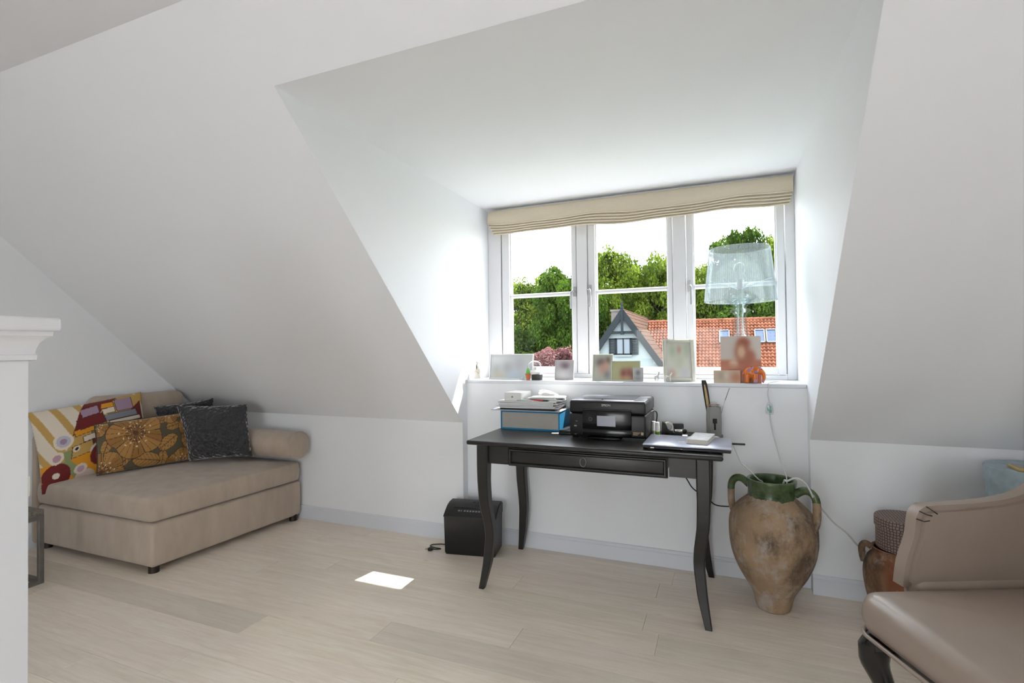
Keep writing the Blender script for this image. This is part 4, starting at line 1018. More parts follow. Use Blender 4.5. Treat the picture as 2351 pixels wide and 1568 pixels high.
# ================================================================ THINGS ON THE SILL
ZS = 1.005
def frame(name, x, y, w, h, border, depth, fm, fn, label, rz=0., lean=8., cat='photo frame', glass=False, step=False):
    e = empty(name, (x, y, ZS), R(rz), label, cat)
    L = math.tan(R(lean))
    def tilt(bm):
        for v in bm.verts: v.co.y += v.co.z * L
    bm = BM()
    for (a, b, c, d) in ((-w / 2, -w / 2 + border, 0, h), (w / 2 - border, w / 2, 0, h), (-w / 2 + border, w / 2 - border, 0, border), (-w / 2 + border, w / 2 - border, h - border, h)):
        bx(bm, a, b, 0, depth, c, d, .0015, 1)
        if step: bx(bm, a + border * .25 * (a < 0), b - border * .25 * (b > 0), -.004, .004, c + (border * .25 if c < .001 else 0), d - (border * .25 if d > h - .001 else 0), .001, 1)
    tilt(bm); build('frame', bm, fm, e, True, 30)
    o = painted('photo', w - 2 * border + .002, h - 2 * border + .002, fn, M['photo'], e, 26, 26)
    for v in o.data.vertices: v.co.z += border - .001; v.co.y = .002 + depth * .3 + v.co.z * L
    bm = BM(); bx(bm, -w / 2 + .003, w / 2 - .003, depth * .6, depth, .003, h - .003); tilt(bm); build('backing', bm, M['boxgrey'], e)
    bm = BM(); yb = depth + h * .6 * L
    bm.faces.new([bm.verts.new(p) for p in ((-w * .1, yb, h * .6), (w * .1, yb, h * .6), (w * .1, yb + h * .22, 0), (-w * .1, yb + h * .22, 0))]); bmesh.ops.solidify(bm, geom=bm.faces[:], thickness=.002); build('strut', bm, M['boxgrey'], e)
    return e
WF = mat('white_lacquer_frame', S(236, 236, 236), .35); CF = mat('cream_grey_frame', S(206, 204, 192), .45, var=.06, vscale=30); SF = mat('pale_green_metal_frame', S(196, 200, 184), .35, .2); GF = mat('grey_metal_frame', S(188, 184, 184), .35, .2)
frame('photo_frame', -1.254, 3.02, .300, .160, .007, .012, WF, blobs((206, 210, 210), [(.42, .45, .14, .35, (172, 170, 172), .8), (.68, .6, .16, .35, (184, 184, 190), .9), (.14, .35, .12, .3, (170, 172, 168), .7), (.22, .15, .14, .15, (200, 186, 160), .7), (.6, .15, .2, .2, (186, 202, 220), .7), (.2, .85, .3, .2, (222, 224, 224), .8)]), 'wide white frame with a pale photo at the left end of the sill')
frame('photo_frame', -.902, 3.03, .120, .120, .004, .010, GF, blobs((196, 194, 196), [(.5, .75, .35, .25, (128, 108, 116), .8), (.55, .7, .2, .15, (96, 84, 92), .6), (.4, .2, .35, .3, (226, 222, 218), .9), (.9, .3, .12, .4, (176, 172, 176), .7)]), 'small square grey frame standing alone left of the first mullion foot')
frame('photo_frame', -.660, 3.00, .122, .155, .007, .010, SF, blobs((188, 190, 178), [(.4, .7, .3, .2, (62, 58, 58), .8), (.78, .78, .16, .16, (80, 74, 66), .8), (.5, .45, .26, .3, (198, 150, 136), .9), (.72, .55, .16, .26, (206, 162, 140), .8), (.75, .2, .2, .2, (120, 122, 130), .7)]), 'upright pale green frame with a close-up photo of faces', -4)
frame('photo_frame', -.522, 2.995, .168, .116, .006, .010, SF, blobs((176, 176, 136), [(.42, .35, .14, .35, (134, 70, 64), .9), (.62, .4, .16, .35, (150, 86, 78), .9), (.78, .2, .12, .25, (120, 60, 66), .8), (.5, .12, .3, .14, (206, 160, 130), .6), (.5, .9, .5, .25, (184, 182, 128), .6)]), 'low landscape pale green frame overlapping the upright one', 3)
frame('photo_frame', -.446, 2.965, .058, .078, .003, .008, GF, blobs((196, 198, 194), [(.5, .62, .3, .26, (116, 118, 118), .9), (.5, .2, .5, .2, (140, 142, 142), .8)]), 'tiny grey frame at the right end of the frame row', 8)
frame('photo_frame', -.222, 3.00, .172, .238, .021, .016, CF, blobs((214, 214, 204), [(.52, .78, .12, .14, (190, 150, 136), .9), (.25, .75, .16, .2, (172, 186, 156), .8), (.8, .75, .14, .2, (178, 190, 164), .8), (.52, .45, .22, .25, (190, 196, 170), .8), (.2, .12, .16, .14, (200, 160, 140), .9), (.72, .15, .2, .16, (198, 196, 204), .8)]), 'large cream stepped frame leaning in front of the second mullion', 12, 14., step=True)
# unframed canvas portrait print and small card print
def block_print(name, x, y, w, h, d, fn, label, lean=5., rz=0):
    e = empty(name, (x, y, ZS), R(rz), label, 'photo print'); L = math.tan(R(lean))
    bm = BM(); bx(bm, -w / 2, w / 2, 0, d, 0, h)
    for v in bm.verts: v.co.y += v.co.z * L
    build('board', bm, M['paper'], e)
    o = painted('print', w, h, fn, M['photo'], e, 40, 44)
    for v in o.data.vertices: v.co.y = -.0006 + v.co.z * L
    return e
PB, PC = (186, 118, 92), (206, 196, 186)
def fn_port(u, v):
    base = [PB[k] + (PC[k] - PB[k]) * ss(.44, .54, v + .0 * u) for k in range(3)]
    for (bu, bv, ru, rv, col, s) in ((.54, .66, .20, .26, (162, 92, 68), 1.1), (.58, .86, .16, .12, (160, 90, 66), 1.), (.74, .55, .14, .16, (168, 98, 74), .9), (.52, .66, .11, .15, (214, 176, 146), 1.), (.32, .40, .12, .10, (220, 192, 170), 1.), (.30, .30, .2, .12, (186, 118, 92), .6), (.85, .3, .12, .2, (196, 132, 106), .6), (.12, .2, .2, .2, (196, 130, 102), .6)):
        d = math.exp(-((((u - bu) / ru) ** 2 + ((v - bv) / rv) ** 2) ** 1.6)) * min(s, 1)
        base = [base[k] + (col[k] - base[k]) * d for k in range(3)]
    return base
block_print('canvas_print', .087, 2.963, .196, .246, .009, fn_port, 'tall unframed sepia photo print in front of the lamp foot')
block_print('card_print', .018, 2.936, .130, .066, .004, blobs((206, 190, 168), [(.3, .6, .2, .5, (160, 140, 118), .6), (.5, .6, .14, .4, (222, 214, 206), .8), (.85, .4, .3, .6, (192, 130, 104), .9)]), 'small low photo card in front of the sepia print', 7)

# snow globe with dark base, cactus pot
sg = empty('snow_globe', (-1.058, 2.970, ZS), 0, 'clear glass snow globe on a dark square base', 'ornament')
box('base', -.024, .030, -.026, .028, 0, .034, mat('dark_grey_base', S(64, 62, 60), .5), sg, .002)
bm = BM(); lathe(bm, [(.018, .034), (.026, .038), (.040, .052), (.047, .072), (.046, .086), (.037, .104), (.020, .116), (.0005, .119)], 32); build('globe', bm, M['globe'], sg, True, loc=(-.012, 0, 0))
bm = BM(); lathe(bm, [(.030, .036), (.038, .050), (.030, .058), (.012, .062), (.0005, .063)], 24); bx(bm, -.010, .012, -.006, .008, .055, .082, .003); build('snow_scene', bm, M['whiteplastic'], sg, True, 40, loc=(-.012, 0, 0))
cp = empty('cactus_pot', (-1.103, 2.944, ZS), 0, 'tiny green cactus in a terracotta pot before the snow globe', 'plant')
bm = BM(); lathe(bm, [(.011, 0), (.0145, .030), (.0175, .030), (.0175, .040), (.015, .040), (.014, .036), (.0005, .036)], 22); build('pot', bm, mat('terracotta', S(196, 112, 72), .7), cp, True, 35)
bm = BM(); rings = []
for k in range(10):
    z = .034 + .045 * k / 9; r = .0125 * math.sin(PI * (.42 + .58 * k / 9)) ** .7 if k < 9 else .0008
    rings.append([(r * (1 + .12 * math.cos(8 * 2 * PI * q / 48)) * math.cos(2 * PI * q / 48), r * (1 + .12 * math.cos(8 * 2 * PI * q / 48)) * math.sin(2 * PI * q / 48), z) for q in range(48)])
loft(bm, rings); build('cactus', bm, mat('cactus_green', S(110, 190, 96), .6), cp, True)
o = empty('glass_trinket', (-1.150, 2.962, ZS), 0, 'small clear glass trinket left of the cactus pot', 'ornament')
bm = BM(); lathe(bm, [(.012, 0), (.013, .004), (.008, .012), (.0005, .016)], 8); build('faceted_glass', bm, mat('pale_blue_glass', S(190, 205, 214), .1), o); bm = BM(); lathe(bm, [(.010, .0), (.006, .010), (.0005, .022)], 6, .012, .006); build('glass_point', bm, M['globe'], o)

def blob_body(name, parts, m, parent, vox, smooth_it=6):
    # continuous body fused from overlapping rounded volumes
    bm = BM()
    for p in parts:
        if p[0] == 'e':
            _, c, s = p; r = bmesh.ops.create_uvsphere(bm, u_segments=16, v_segments=10, radius=1)
            for v in r['verts']: v.co = Vector((v.co.x * s[0] + c[0], v.co.y * s[1] + c[1], v.co.z * s[2] + c[2]))
        else: tube(bm, smooth_path(p[1], 4), [p[2][0] + (p[2][1] - p[2][0]) * k / ((len(p[1]) - 1) * 4) for k in range((len(p[1]) - 1) * 4 + 1)], 10)
    bmesh.ops.recalc_face_normals(bm, faces=bm.faces[:])
    o = build(name, bm, m, parent, True)
    r = o.modifiers.new('fuse', 'REMESH'); r.mode = 'VOXEL'; r.voxel_size = vox; r.use_smooth_shade = True
    s = o.modifiers.new('soften', 'SMOOTH'); s.iterations = smooth_it; s.factor = .5
    return o
# orange elephant, facing right
t = NT('painted_orange'); c = t.new('ShaderNodeTexCoord'); v = t.new('ShaderNodeTexVoronoi'); v.inputs['Scale'].default_value = 62; t.link(c.outputs['Object'], v.inputs['Vector'])
r = t.new('ShaderNodeValToRGB'); r.color_ramp.elements[0].position = .24; r.color_ramp.elements[0].color = (*S(150, 90, 120), 1); r.color_ramp.elements[1].position = .28; r.color_ramp.elements[1].color = (*S(226, 116, 44), 1)
n = t.new('ShaderNodeTexNoise'); n.inputs['Scale'].default_value = 28; t.link(c.outputs['Object'], n.inputs['Vector'])
r2 = t.new('ShaderNodeValToRGB'); r2.color_ramp.interpolation = 'CONSTANT'; r2.color_ramp.elements[0].color = (*S(228, 120, 46), 1); e2 = r2.color_ramp.elements.new(.56); e2.color = (*S(180, 140, 170), 1); r2.color_ramp.elements[-1].position = .70; r2.color_ramp.elements[-1].color = (*S(206, 60, 30), 1)
t.link(v.outputs['Distance'], r.inputs['Fac']); t.link(n.outputs['Fac'], r2.inputs['Fac']); mm = t.new('ShaderNodeMix', data_type='RGBA'); mm.inputs[0].default_value = .5
lt_ = t.new('ShaderNodeMath', operation='LESS_THAN'); lt_.inputs[1].default_value = .20; t.link(v.outputs['Distance'], lt_.inputs[0]); t.link(lt_.outputs[0], mm.inputs[0]); t.link(r2.outputs['Color'], mm.inputs[6]); mm.inputs[7].default_value = (*S(150, 40, 30), 1)
t.link(mm.outputs[2], t.b.inputs['Base Color']); t.b.inputs['Roughness'].default_value = .25
el = empty('elephant_figurine', (.148, 2.9375, ZS), R(-4), 'orange painted elephant figurine with spots in front of the sepia print', 'figurine')
blob_body('body', [('e', (-.012, 0, .056), (.036, .022, .032)), ('e', (.020, 0, .066), (.021, .018, .024)), ('t', [(-.032, -.011, .05), (-.033, -.011, .02), (-.033, -.011, .0035)], (.013, .0105)), ('t', [(-.030, .012, .05), (-.030, .012, .0035)], (.013, .0105)), ('t', [(.004, -.011, .05), (.004, -.011, .0035)], (.013, .0105)), ('t', [(.006, .012, .05), (.006, .012, .0035)], (.013, .0105)),
          ('t', [(.032, 0, .068), (.044, 0, .05), (.046, 0, .028), (.042, 0, .010), (.046, 0, .006)], (.012, .005)), ('t', [(-.046, 0, .066), (-.052, 0, .05), (-.052, 0, .036)], (.003, .002))], t.m, el, .0022)
for s in (-1, 1):
    bm = BM(); lathe(bm, [(.0005, -.002), (.013, -.0015), (.016, 0), (.013, .0015), (.0005, .002)], 20, sy=1.25); build('ear', bm, t.m, el, True, loc=(.010, s * .0205, .070), rot=(R(90), R(10), R(s * 14)))
    bm = BM(); bmesh.ops.create_icosphere(bm, subdivisions=2, radius=.0022); build('eye', bm, M['plastic_gloss'], el, True, loc=(.033, s * .0125, .074))
# two tiny silver animals
def animal(x, y, rz, label):
    e = empty('animal_figurine', (x, y, ZS), R(rz), label, 'figurine')
    blob_body('body', [('e', (0, 0, .030), (.015, .0065, .0075)), ('t', [(.011, 0, .032), (.017, 0, .043), (.019, 0, .050)], (.0055, .0035)), ('e', (.0225, 0, .050), (.0068, .0032, .0038)),
        ('t', [(.010, -.0035, .028), (.011, -.0036, .014), (.010, -.0036, .0016)], (.0030, .0017)), ('t', [(.010, .0035, .028), (.012, .0036, .014), (.011, .0036, .0016)], (.0030, .0017)),
        ('t', [(-.011, -.0035, .029), (-.014, -.0036, .015), (-.012, -.0036, .0016)], (.0036, .0017)), ('t', [(-.011, .0035, .029), (-.013, .0036, .015), (-.011, .0036, .0016)], (.0036, .0017)), ('t', [(-.014, 0, .033), (-.019, 0, .028), (-.019, 0, .016)], (.0022, .0012)),
        ('t', [(.018, -.002, .051), (.0175, -.002, .0565)], (.0018, .0012)), ('t', [(.018, .002, .051), (.0175, .002, .0565)], (.0018, .0012))], M['silver'], e, .0009, 3)
    for s in (-1, 1):
        bm = BM(); bmesh.ops.create_icosphere(bm, subdivisions=1, radius=.0009); build('eye', bm, M['plastic_gloss'], e, True, loc=(.023, s * .0030, .0515))
animal(-.343, 2.955, 62, 'tiny silver animal figurine seen from the front, left of the cream frame')
animal(-.280, 2.950, 10, 'tiny silver animal figurine seen from the side, at the foot of the cream frame')
# white and gold winged figurine in the left corner
an = empty('angel_figurine', (-1.468, 2.985, ZS), R(25), 'white and gold winged figurine in the sunlit left corner of the sill', 'figurine')
CER = mat('white_glazed_ceramic', S(236, 230, 222), .2); GLD = mat('gold_paint', (.72, .48, .26), .3, .8)
blob_body('body', [('t', [(0, 0, .003), (0, 0, .03), (.004, 0, .07), (.0, 0, .095)], (.024, .010)), ('e', (0, 0, .110), (.011, .011, .013)), ('t', [(0, -.008, .085), (.010, -.018, .070), (.016, -.010, .062)], (.006, .004)), ('t', [(0, .008, .085), (.010, .018, .070), (.016, .010, .062)], (.006, .004))], CER, an, .0022)
for s in (-1, 1):
    bm = BM(); loft(bm, [[(-.008 - .004 * k / 4, s * (.006 + .020 * math.sin(k / 4 * 1.9)) + w, .088 + .045 * k / 4 + h) for w, h in ((-.008 * (1 - k / 5), -.03 * (1 - k / 5)), (.008 * (1 - k / 5), -.03 * (1 - k / 5)), (.006 * (1 - k / 5), .006), (-.006 * (1 - k / 5), .006))] for k in range(5)]); bmesh.ops.solidify(bm, geom=bm.faces[:], thickness=.001); build('wing', bm, CER, an, True, 40)
bm = BM(); tube(bm, [(.018 * math.cos(a * PI / 8), .018 * math.sin(a * PI / 8), .045 + .01 * math.sin(a * PI / 4)) for a in range(16)], .0018, 6, True); tube(bm, [(.010, -.004, .085), (.013, .0, .06), (.010, .004, .03)], .0016, 6); build('gold_sash', bm, GLD, an, True)

# ---------------------------------------------------------------- clear table lamp
lm = empty('table_lamp', (.092, 3.084, ZS), 0, 'clear acrylic baroque table lamp with ribbed see-through shade', 'lamp')
t = NT('ribbed_clear_shade'); t.n.remove(t.b); out = t.n['Material Output']
tr = t.new('ShaderNodeBsdfTransparent'); tr.inputs['Color'].default_value = (.90, .935, .945, 1); tl = t.new('ShaderNodeBsdfTranslucent'); tl.inputs['Color'].default_value = (.74, .79, .81, 1)
df = t.new('ShaderNodeBsdfDiffuse'); df.inputs['Color'].default_value = (.70, .75, .77, 1); gl = t.new('ShaderNodeBsdfGlossy'); gl.inputs['Roughness'].default_value = .12
m1 = t.new('ShaderNodeMixShader'); m1.inputs['Fac'].default_value = .5; m2 = t.new('ShaderNodeMixShader'); m2.inputs['Fac'].default_value = .135; m3 = t.new('ShaderNodeMixShader'); m3.inputs['Fac'].default_value = .09
t.link(tl.outputs[0], m1.inputs[1]); t.link(df.outputs[0], m1.inputs[2]); t.link(tr.outputs[0], m2.inputs[1]); t.link(m1.outputs[0], m2.inputs[2]); t.link(m2.outputs[0], m3.inputs[1]); t.link(gl.outputs[0], m3.inputs[2]); t.link(m3.outputs[0], out.inputs['Surface'])
SHM = t.m
NR = 96
def shade_ring(r, z, amp): return [((r + (amp if k % 2 else -amp)) * math.cos(PI * k / NR), (r + (amp if k % 2 else -amp)) * math.sin(PI * k / NR), z) for k in range(2 * NR)]
bm = BM(); loft(bm, [shade_ring(.1835, .440, .0018), shade_ring(.176, .52, .0020), shade_ring(.168, .60, .0020), shade_ring(.1545, .728, .0018), shade_ring(.1515, .728, .0), shade_ring(.165, .60, .0), shade_ring(.1805, .440, .0), shade_ring(.1835, .440, .0018)], False)
shd = build('shade', bm, SHM, lm, True, 20)
for r_, z_ in ((.1825, .4405), (.1535, .728)):
    bm = BM(); tube(bm, [(r_ * math.cos(2 * PI * k / 64), r_ * math.sin(2 * PI * k / 64), z_) for k in range(64)], .0022, 6, True); build('rim', bm, SHM, shd, True)
# fins: baroque silhouette, three crossing panels
sil = [(.012, 0), (.112, 0), (.115, .012), (.108, .030), (.088, .046), (.096, .066), (.080, .082), (.056, .100), (.042, .140), (.048, .180), (.058, .220), (.060, .245), (.040, .262), (.034, .300), (.030, .350), (.033, .372), (.050, .380), (.053, .388), (.048, .396), (.034, .402), (.036, .414), (.050, .424), (.060, .440), (.078, .452), (.080, .462), (.068, .470), (.058, .462), (.046, .450), (.030, .445), (.012, .448)]
sil_in = [(.012, 0), (.100, .010), (.104, .014), (.096, .024), (.070, .034), (.072, .060), (.060, .070), (.038, .090), (.026, .135), (.030, .180), (.038, .215), (.040, .235), (.028, .250), (.024, .300), (.021, .350), (.022, .368), (.030, .386), (.031, .388), (.030, .390), (.022, .408), (.024, .420), (.034, .430), (.044, .444), (.062, .455), (.064, .459), (.060, .460), (.054, .456), (.044, .446), (.028, .440), (.012, .445)]
for a in (0, 60, 120):
    bm = BM()
    for s in (1, -1):
        A = [bm.verts.new((s * x, -.003, z)) for x, z in sil]; B = [bm.verts.new((s * x, .003, z)) for x, z in sil]; Ai = [bm.verts.new((s * x, -.003, z)) for x, z in sil_in]; Bi = [bm.verts.new((s * x, .003, z)) for x, z in sil_in]
        for k in range(len(sil) - 1):
            bm.faces.new((A[k], A[k + 1], Ai[k + 1], Ai[k])); bm.faces.new((B[k], Bi[k], Bi[k + 1], B[k + 1])); bm.faces.new((A[k], B[k], B[k + 1], A[k + 1])); bm.faces.new((Ai[k], Ai[k + 1], Bi[k + 1], Bi[k]))
    bmesh.ops.recalc_face_normals(bm, faces=bm.faces[:]); build('fin', bm, M['clearbody'], lm, rot=(0, 0, R(a)))
bm = BM(); lathe(bm, [(.010, 0), (.010, .50), (.006, .505)], 14); build('stem', bm, M['clearbody'], lm, True, 40)
bm = BM(); lathe(bm, [(.014, .505), (.014, .555), (.012, .56)], 16); build('bulb_socket', bm, M['whiteplastic'], lm, True, 40)
bm = BM(); lathe(bm, [(.011, .558), (.014, .575), (.028, .605), (.030, .622), (.022, .645), (.0005, .655)], 20); build('bulb', bm, M['globe'], lm, True)
bm = BM()
for a in range(6): tube(bm, [(0, 0, .50), (.08 * math.cos(a * PI / 3), .08 * math.sin(a * PI / 3), .535), (.165 * math.cos(a * PI / 3), .165 * math.sin(a * PI / 3), .56)], .0025, 5)
build('shade_spider', bm, M['clearbody'], lm, True)

def cable(name, pts, r, m, label, cat='cable', n=8):
    bm = BM(); tube(bm, smooth_path(pts, n), r, 7); o = build(name, bm, m, None, True); return tag(o, label, cat)
lc = cable('lamp_cord', [(.14, 3.19, ZS + .004), (.27, 3.10, ZS + .004), (.235, 2.98, ZS + .004), (.213, 2.928, ZS + .003), (.212, 2.913, .985), (.208, 2.905, .953), (.214, 2.895, .905), (.214, 2.895, .855), (.222, 2.88, .78), (.238, 2.83, .70), (.252, 2.75, .63), (.262, 2.67, .592), (.255, 2.64, .52), (.22, 2.62, .30)], .0028, M['wire_white'], 'white lamp cord hanging from the sill into the urn')
sw = empty('inline_switch', (.214, 2.895, .855), 0, 'clear inline lamp switch with green innards on the lamp cord', 'switch')
bm = BM(); rings = []
for z, w in ((-.002, .012), (.004, .019), (.035, .016), (.052, .011), (.056, .008)): rings.append([(x, y, z) for x, y, _ in square(0, 0, z, w, .4, .011)])
loft(bm, rings); build('housing', bm, M['globe'], sw, True, 40)
bm = BM()
for (x, z) in ((-.004, .024), (.003, .014), (.002, .034)): bx(bm, x - .006, x + .006, -.007, .007, z - .007, z + .008, .002, 1)
build('circuit', bm, mat('green_circuit', S(110, 170, 150), .4), sw)
cable('white_cable', [(.030, 2.575, .752), (.040, 2.585, .735), (.068, 2.60, .665), (.092, 2.60, .640), (.140, 2.600, .592), (.165, 2.61, .56), (.19, 2.62, .40)], .0026, M['wire_white'], 'white cable running from the laptop into the urn')
cable('white_cable', [(.21, 2.63, .40), (.240, 2.575, .585), (.252, 2.548, .604), (.290, 2.545, .620), (.328, 2.555, .592), (.362, 2.58, .52), (.394, 2.70, .470), (.452, 2.705, .398), (.502, 2.71, .355), (.548, 2.745, .295), (.600, 2.80, .24), (.66, 2.822, .12), (.70, 2.83, .006)], .0040, M['wire_white'], 'white cable rising out of the urn and running behind the small jar')
cable('black_cable', [(-.40, 2.897, .60), (-.24, 2.86, .575), (-.181, 2.76, .528), (-.148, 2.75, .482), (-.077, 2.70, .450), (-.04, 2.70, .425), (.030, 2.73, .418), (.10, 2.86, .40)], .0030, M['wire_black'], 'black cable sagging from under the desk behind the urn')

# ================================================================ URNS
def clay_mat(name, glaze, zg, clay, stain, pale, orange=None):
    t = NT(name); c = t.new('ShaderNodeTexCoord')
    def noise(sc_, det=6, st=(1, 1, 1), ro=.6, off=0):
        mp_ = t.new('ShaderNodeMapping'); mp_.inputs['Scale'].default_value = st; mp_.inputs['Location'].default_value = (off, off, off); n = t.new('ShaderNodeTexNoise'); n.inputs['Scale'].default_value = sc_; n.inputs['Detail'].default_value = det; n.inputs['Roughness'].default_value = ro
        t.link(c.outputs['Object'], mp_.inputs['Vector']); t.link(mp_.outputs[0], n.inputs['Vector']); return n.outputs['Fac']
    def ramp(src, p0, p1, c0=(0, 0, 0), c1=(1, 1, 1)):
        r = t.new('ShaderNodeValToRGB'); r.color_ramp.elements[0].position = p0; r.color_ramp.elements[1].position = p1; r.color_ramp.elements[0].color = (*c0, 1); r.color_ramp.elements[1].color = (*c1, 1); t.link(src, r.inputs['Fac']); return r.outputs['Color']
    def mix(f, a, b):
        m = t.new('ShaderNodeMix', data_type='RGBA'); t.link(f, m.inputs[0])
        for k, s in ((6, a), (7, b)):
            if isinstance(s, tuple): m.inputs[k].default_value = (*s, 1)
            else: t.link(s, m.inputs[k])
        return m.outputs[2]
    col = ramp(noise(7, 8), .3, .7, tuple(v * .82 for v in clay), tuple(min(1, v * 1.15) for v in clay))
    if orange: col = mix(ramp(noise(5, 4, (1, 1, .5), off=3), .50, .64), col, orange)
    col = mix(ramp(noise(5.5, 10, (1, 1, .6), .72, 7), .47, .62), col, stain)
    col = mix(ramp(noise(7, 11, (1, 1, .7), .78, 2), .50, .64), col, pale)
    sp = t.new('ShaderNodeSeparateXYZ'); t.link(c.outputs['Object'], sp.inputs[0])
    if glaze:
        ad = t.new('ShaderNodeMath', operation='MULTIPLY_ADD'); t.link(noise(34, 3), ad.inputs[0]); ad.inputs[1].default_value = -.035; t.link(sp.outputs['Z'], ad.inputs[2])
        gt = t.new('ShaderNodeMath', operation='GREATER_THAN'); t.link(ad.outputs[0], gt.inputs[0]); gt.inputs[1].default_value = zg - .018
        gcol = ramp(noise(26, 6), .3, .7, S(40, 58, 34), S(86, 104, 66))
        col = mix(gt.outputs[0], col, gcol)
        ro = t.new('ShaderNodeMath', operation='MULTIPLY_ADD'); t.link(gt.outputs[0], ro.inputs[0]); ro.inputs[1].default_value = -.52; ro.inputs[2].default_value = .75; t.link(ro.outputs[0], t.b.inputs['Roughness'])
    else: t.b.inputs['Roughness'].default_value = .7
    t.link(col, t.b.inputs['Base Color'])
    bb = t.new('ShaderNodeBump'); bb.inputs['Strength'].default_value = .35; bb.inputs['Distance'].default_value = .006; t.link(noise(40, 6), bb.inputs['Height']); t.link(bb.outputs['Normal'], t.b.inputs['Normal'])
    return t.m
UM = clay_mat('weathered_clay_green_neck', True, .512, S(164, 138, 110), S(98, 80, 64), S(176, 168, 160))
urn = empty('clay_urn', (.197, 2.640, 0), R(-22), 'large weathered clay urn with green glazed neck and two handles', 'urn')
UP = [(.060, 0), (.068, .004), (.074, .020), (.079, .045), (.090, .078), (.113, .118), (.143, .172), (.168, .235), (.182, .295), (.186, .350), (.184, .395), (.170, .435), (.145, .468), (.115, .494), (.103, .508), (.100, .530), (.102, .560), (.105, .580), (.103, .588), (.094, .589), (.088, .580), (.084, .54), (.084, .50), (.10, .45), (.09, .30), (.02, .06), (.0005, .05)]
bm = BM(); pp = [(p[0], 0, p[1]) for p in UP]; sp_ = smooth_path(pp, 3); lathe(bm, [(max(p.x, .0004), p.z) for p in sp_], 56, cap=False)
random.seed(5)
for v in bm.verts:
    a = math.atan2(v.co.y, v.co.x); k = 1 + .012 * math.sin(2 * a + 9 * v.co.z) + .006 * math.sin(5 * a - 20 * v.co.z); v.co.x *= k; v.co.y *= k
bm.faces.new([v for v in bm.verts if abs(v.co.z) < 1e-6][::-1]) if False else None
bmesh.ops.recalc_face_normals(bm, faces=bm.faces[:]); build('body', bm, UM, urn, True)
for s, dz in ((-1, 0), (1, -.012)):
    bm = BM(); tube(bm, smooth_path([(s * .098, 0, .545 + dz), (s * .130, 0, .568 + dz), (s * .160, 0, .566 + dz), (s * .180, 0, .540 + dz), (s * .184, 0, .490 + dz), (s * .180, 0, .435 + dz), (s * .160, 0, .375)], 5), [.014] * 8 + [.0135] * 23, 10, flat=1.25); build('handle', bm, UM, urn, True)
JM = clay_mat('rusty_glazed_clay', False, 0, S(140, 110, 84), S(74, 60, 48), S(170, 154, 134), S(132, 76, 46))
jar = empty('clay_jar', (.672, 2.640, 0), R(-20), 'small rusty clay jar with ear handles behind the armchair', 'jar')
bm = BM(); lathe(bm, [(max(p.x, .0004), p.z) for p in smooth_path([(.07, 0, 0), (.085, 0, .03), (.112, 0, .12), (.124, 0, .20), (.122, 0, .25), (.108, 0, .29), (.092, 0, .31), (.090, 0, .328), (.094, 0, .334), (.084, 0, .332), (.08, 0, .30), (.06, 0, .1), (.001, 0, .05)], 3)], 44, cap=False); bmesh.ops.recalc_face_normals(bm, faces=bm.faces[:]); build('body', bm, JM, jar, True)
for s in (-1, 1):
    bm = BM(); tube(bm, smooth_path([(s * .090, 0, .318), (s * .112, 0, .330), (s * .126, 0, .315), (s * .127, 0, .285), (s * .120, 0, .250)], 5), .0095, 9, flat=1.4); build('handle', bm, JM, jar, True)
# round patterned box on the jar
t = NT('honeycomb_paper'); c = t.new('ShaderNodeTexCoord'); v = t.new('ShaderNodeTexVoronoi', feature='DISTANCE_TO_EDGE', voronoi_dimensions='2D'); v.inputs['Scale'].default_value = 85; v.inputs['Randomness'].default_value = .35
spx = t.new('ShaderNodeSeparateXYZ'); t.link(c.outputs['Object'], spx.inputs[0]); at_ = t.new('ShaderNodeMath', operation='ARCTAN2'); t.link(spx.outputs['Y'], at_.inputs[0]); t.link(spx.outputs['X'], at_.inputs[1])
ml_ = t.new('ShaderNodeMath', operation='MULTIPLY'); ml_.inputs[1].default_value = .103; t.link(at_.outputs[0], ml_.inputs[0]); cb_ = t.new('ShaderNodeCombineXYZ'); t.link(ml_.outputs[0], cb_.inputs['X']); t.link(spx.outputs['Z'], cb_.inputs['Y'])
nn_ = t.new('ShaderNodeNewGeometry'); sn_ = t.new('ShaderNodeSeparateXYZ'); t.link(nn_.outputs['True Normal'], sn_.inputs[0]); g_ = t.new('ShaderNodeMath', operation='GREATER_THAN'); g_.inputs[1].default_value = .7; t.link(sn_.outputs['Z'], g_.inputs[0])
mv_ = t.new('ShaderNodeMix', data_type='VECTOR'); t.link(g_.outputs[0], mv_.inputs[0]); t.link(cb_.outputs[0], mv_.inputs[4]); t.link(c.outputs['Object'], mv_.inputs[5])
t.link(mv_.outputs[1], v.inputs['Vector']); r = t.new('ShaderNodeValToRGB'); r.color_ramp.elements[0].position = .10; r.color_ramp.elements[1].position = .16; r.color_ramp.elements[0].color = (*S(78, 62, 58), 1); r.color_ramp.elements[1].color = (*S(150, 128, 120), 1); t.link(v.outputs['Distance'], r.inputs['Fac']); t.link(r.outputs['Color'], t.b.inputs['Base Color']); t.b.inputs['Roughness'].default_value = .6
rb = empty('round_box', (.698, 2.640, .3365), 0, 'round brown honeycomb-patterned box standing on the small jar', 'box')
bm = BM(); lathe(bm, [(.100, 0), (.102, .002), (.102, .115)], 48); build('body', bm, t.m, rb, True, 40)
bm = BM(); lathe(bm, [(.1065, .092), (.1065, .128), (.104, .132)], 48); build('lid', bm, t.m, rb, True, 40)
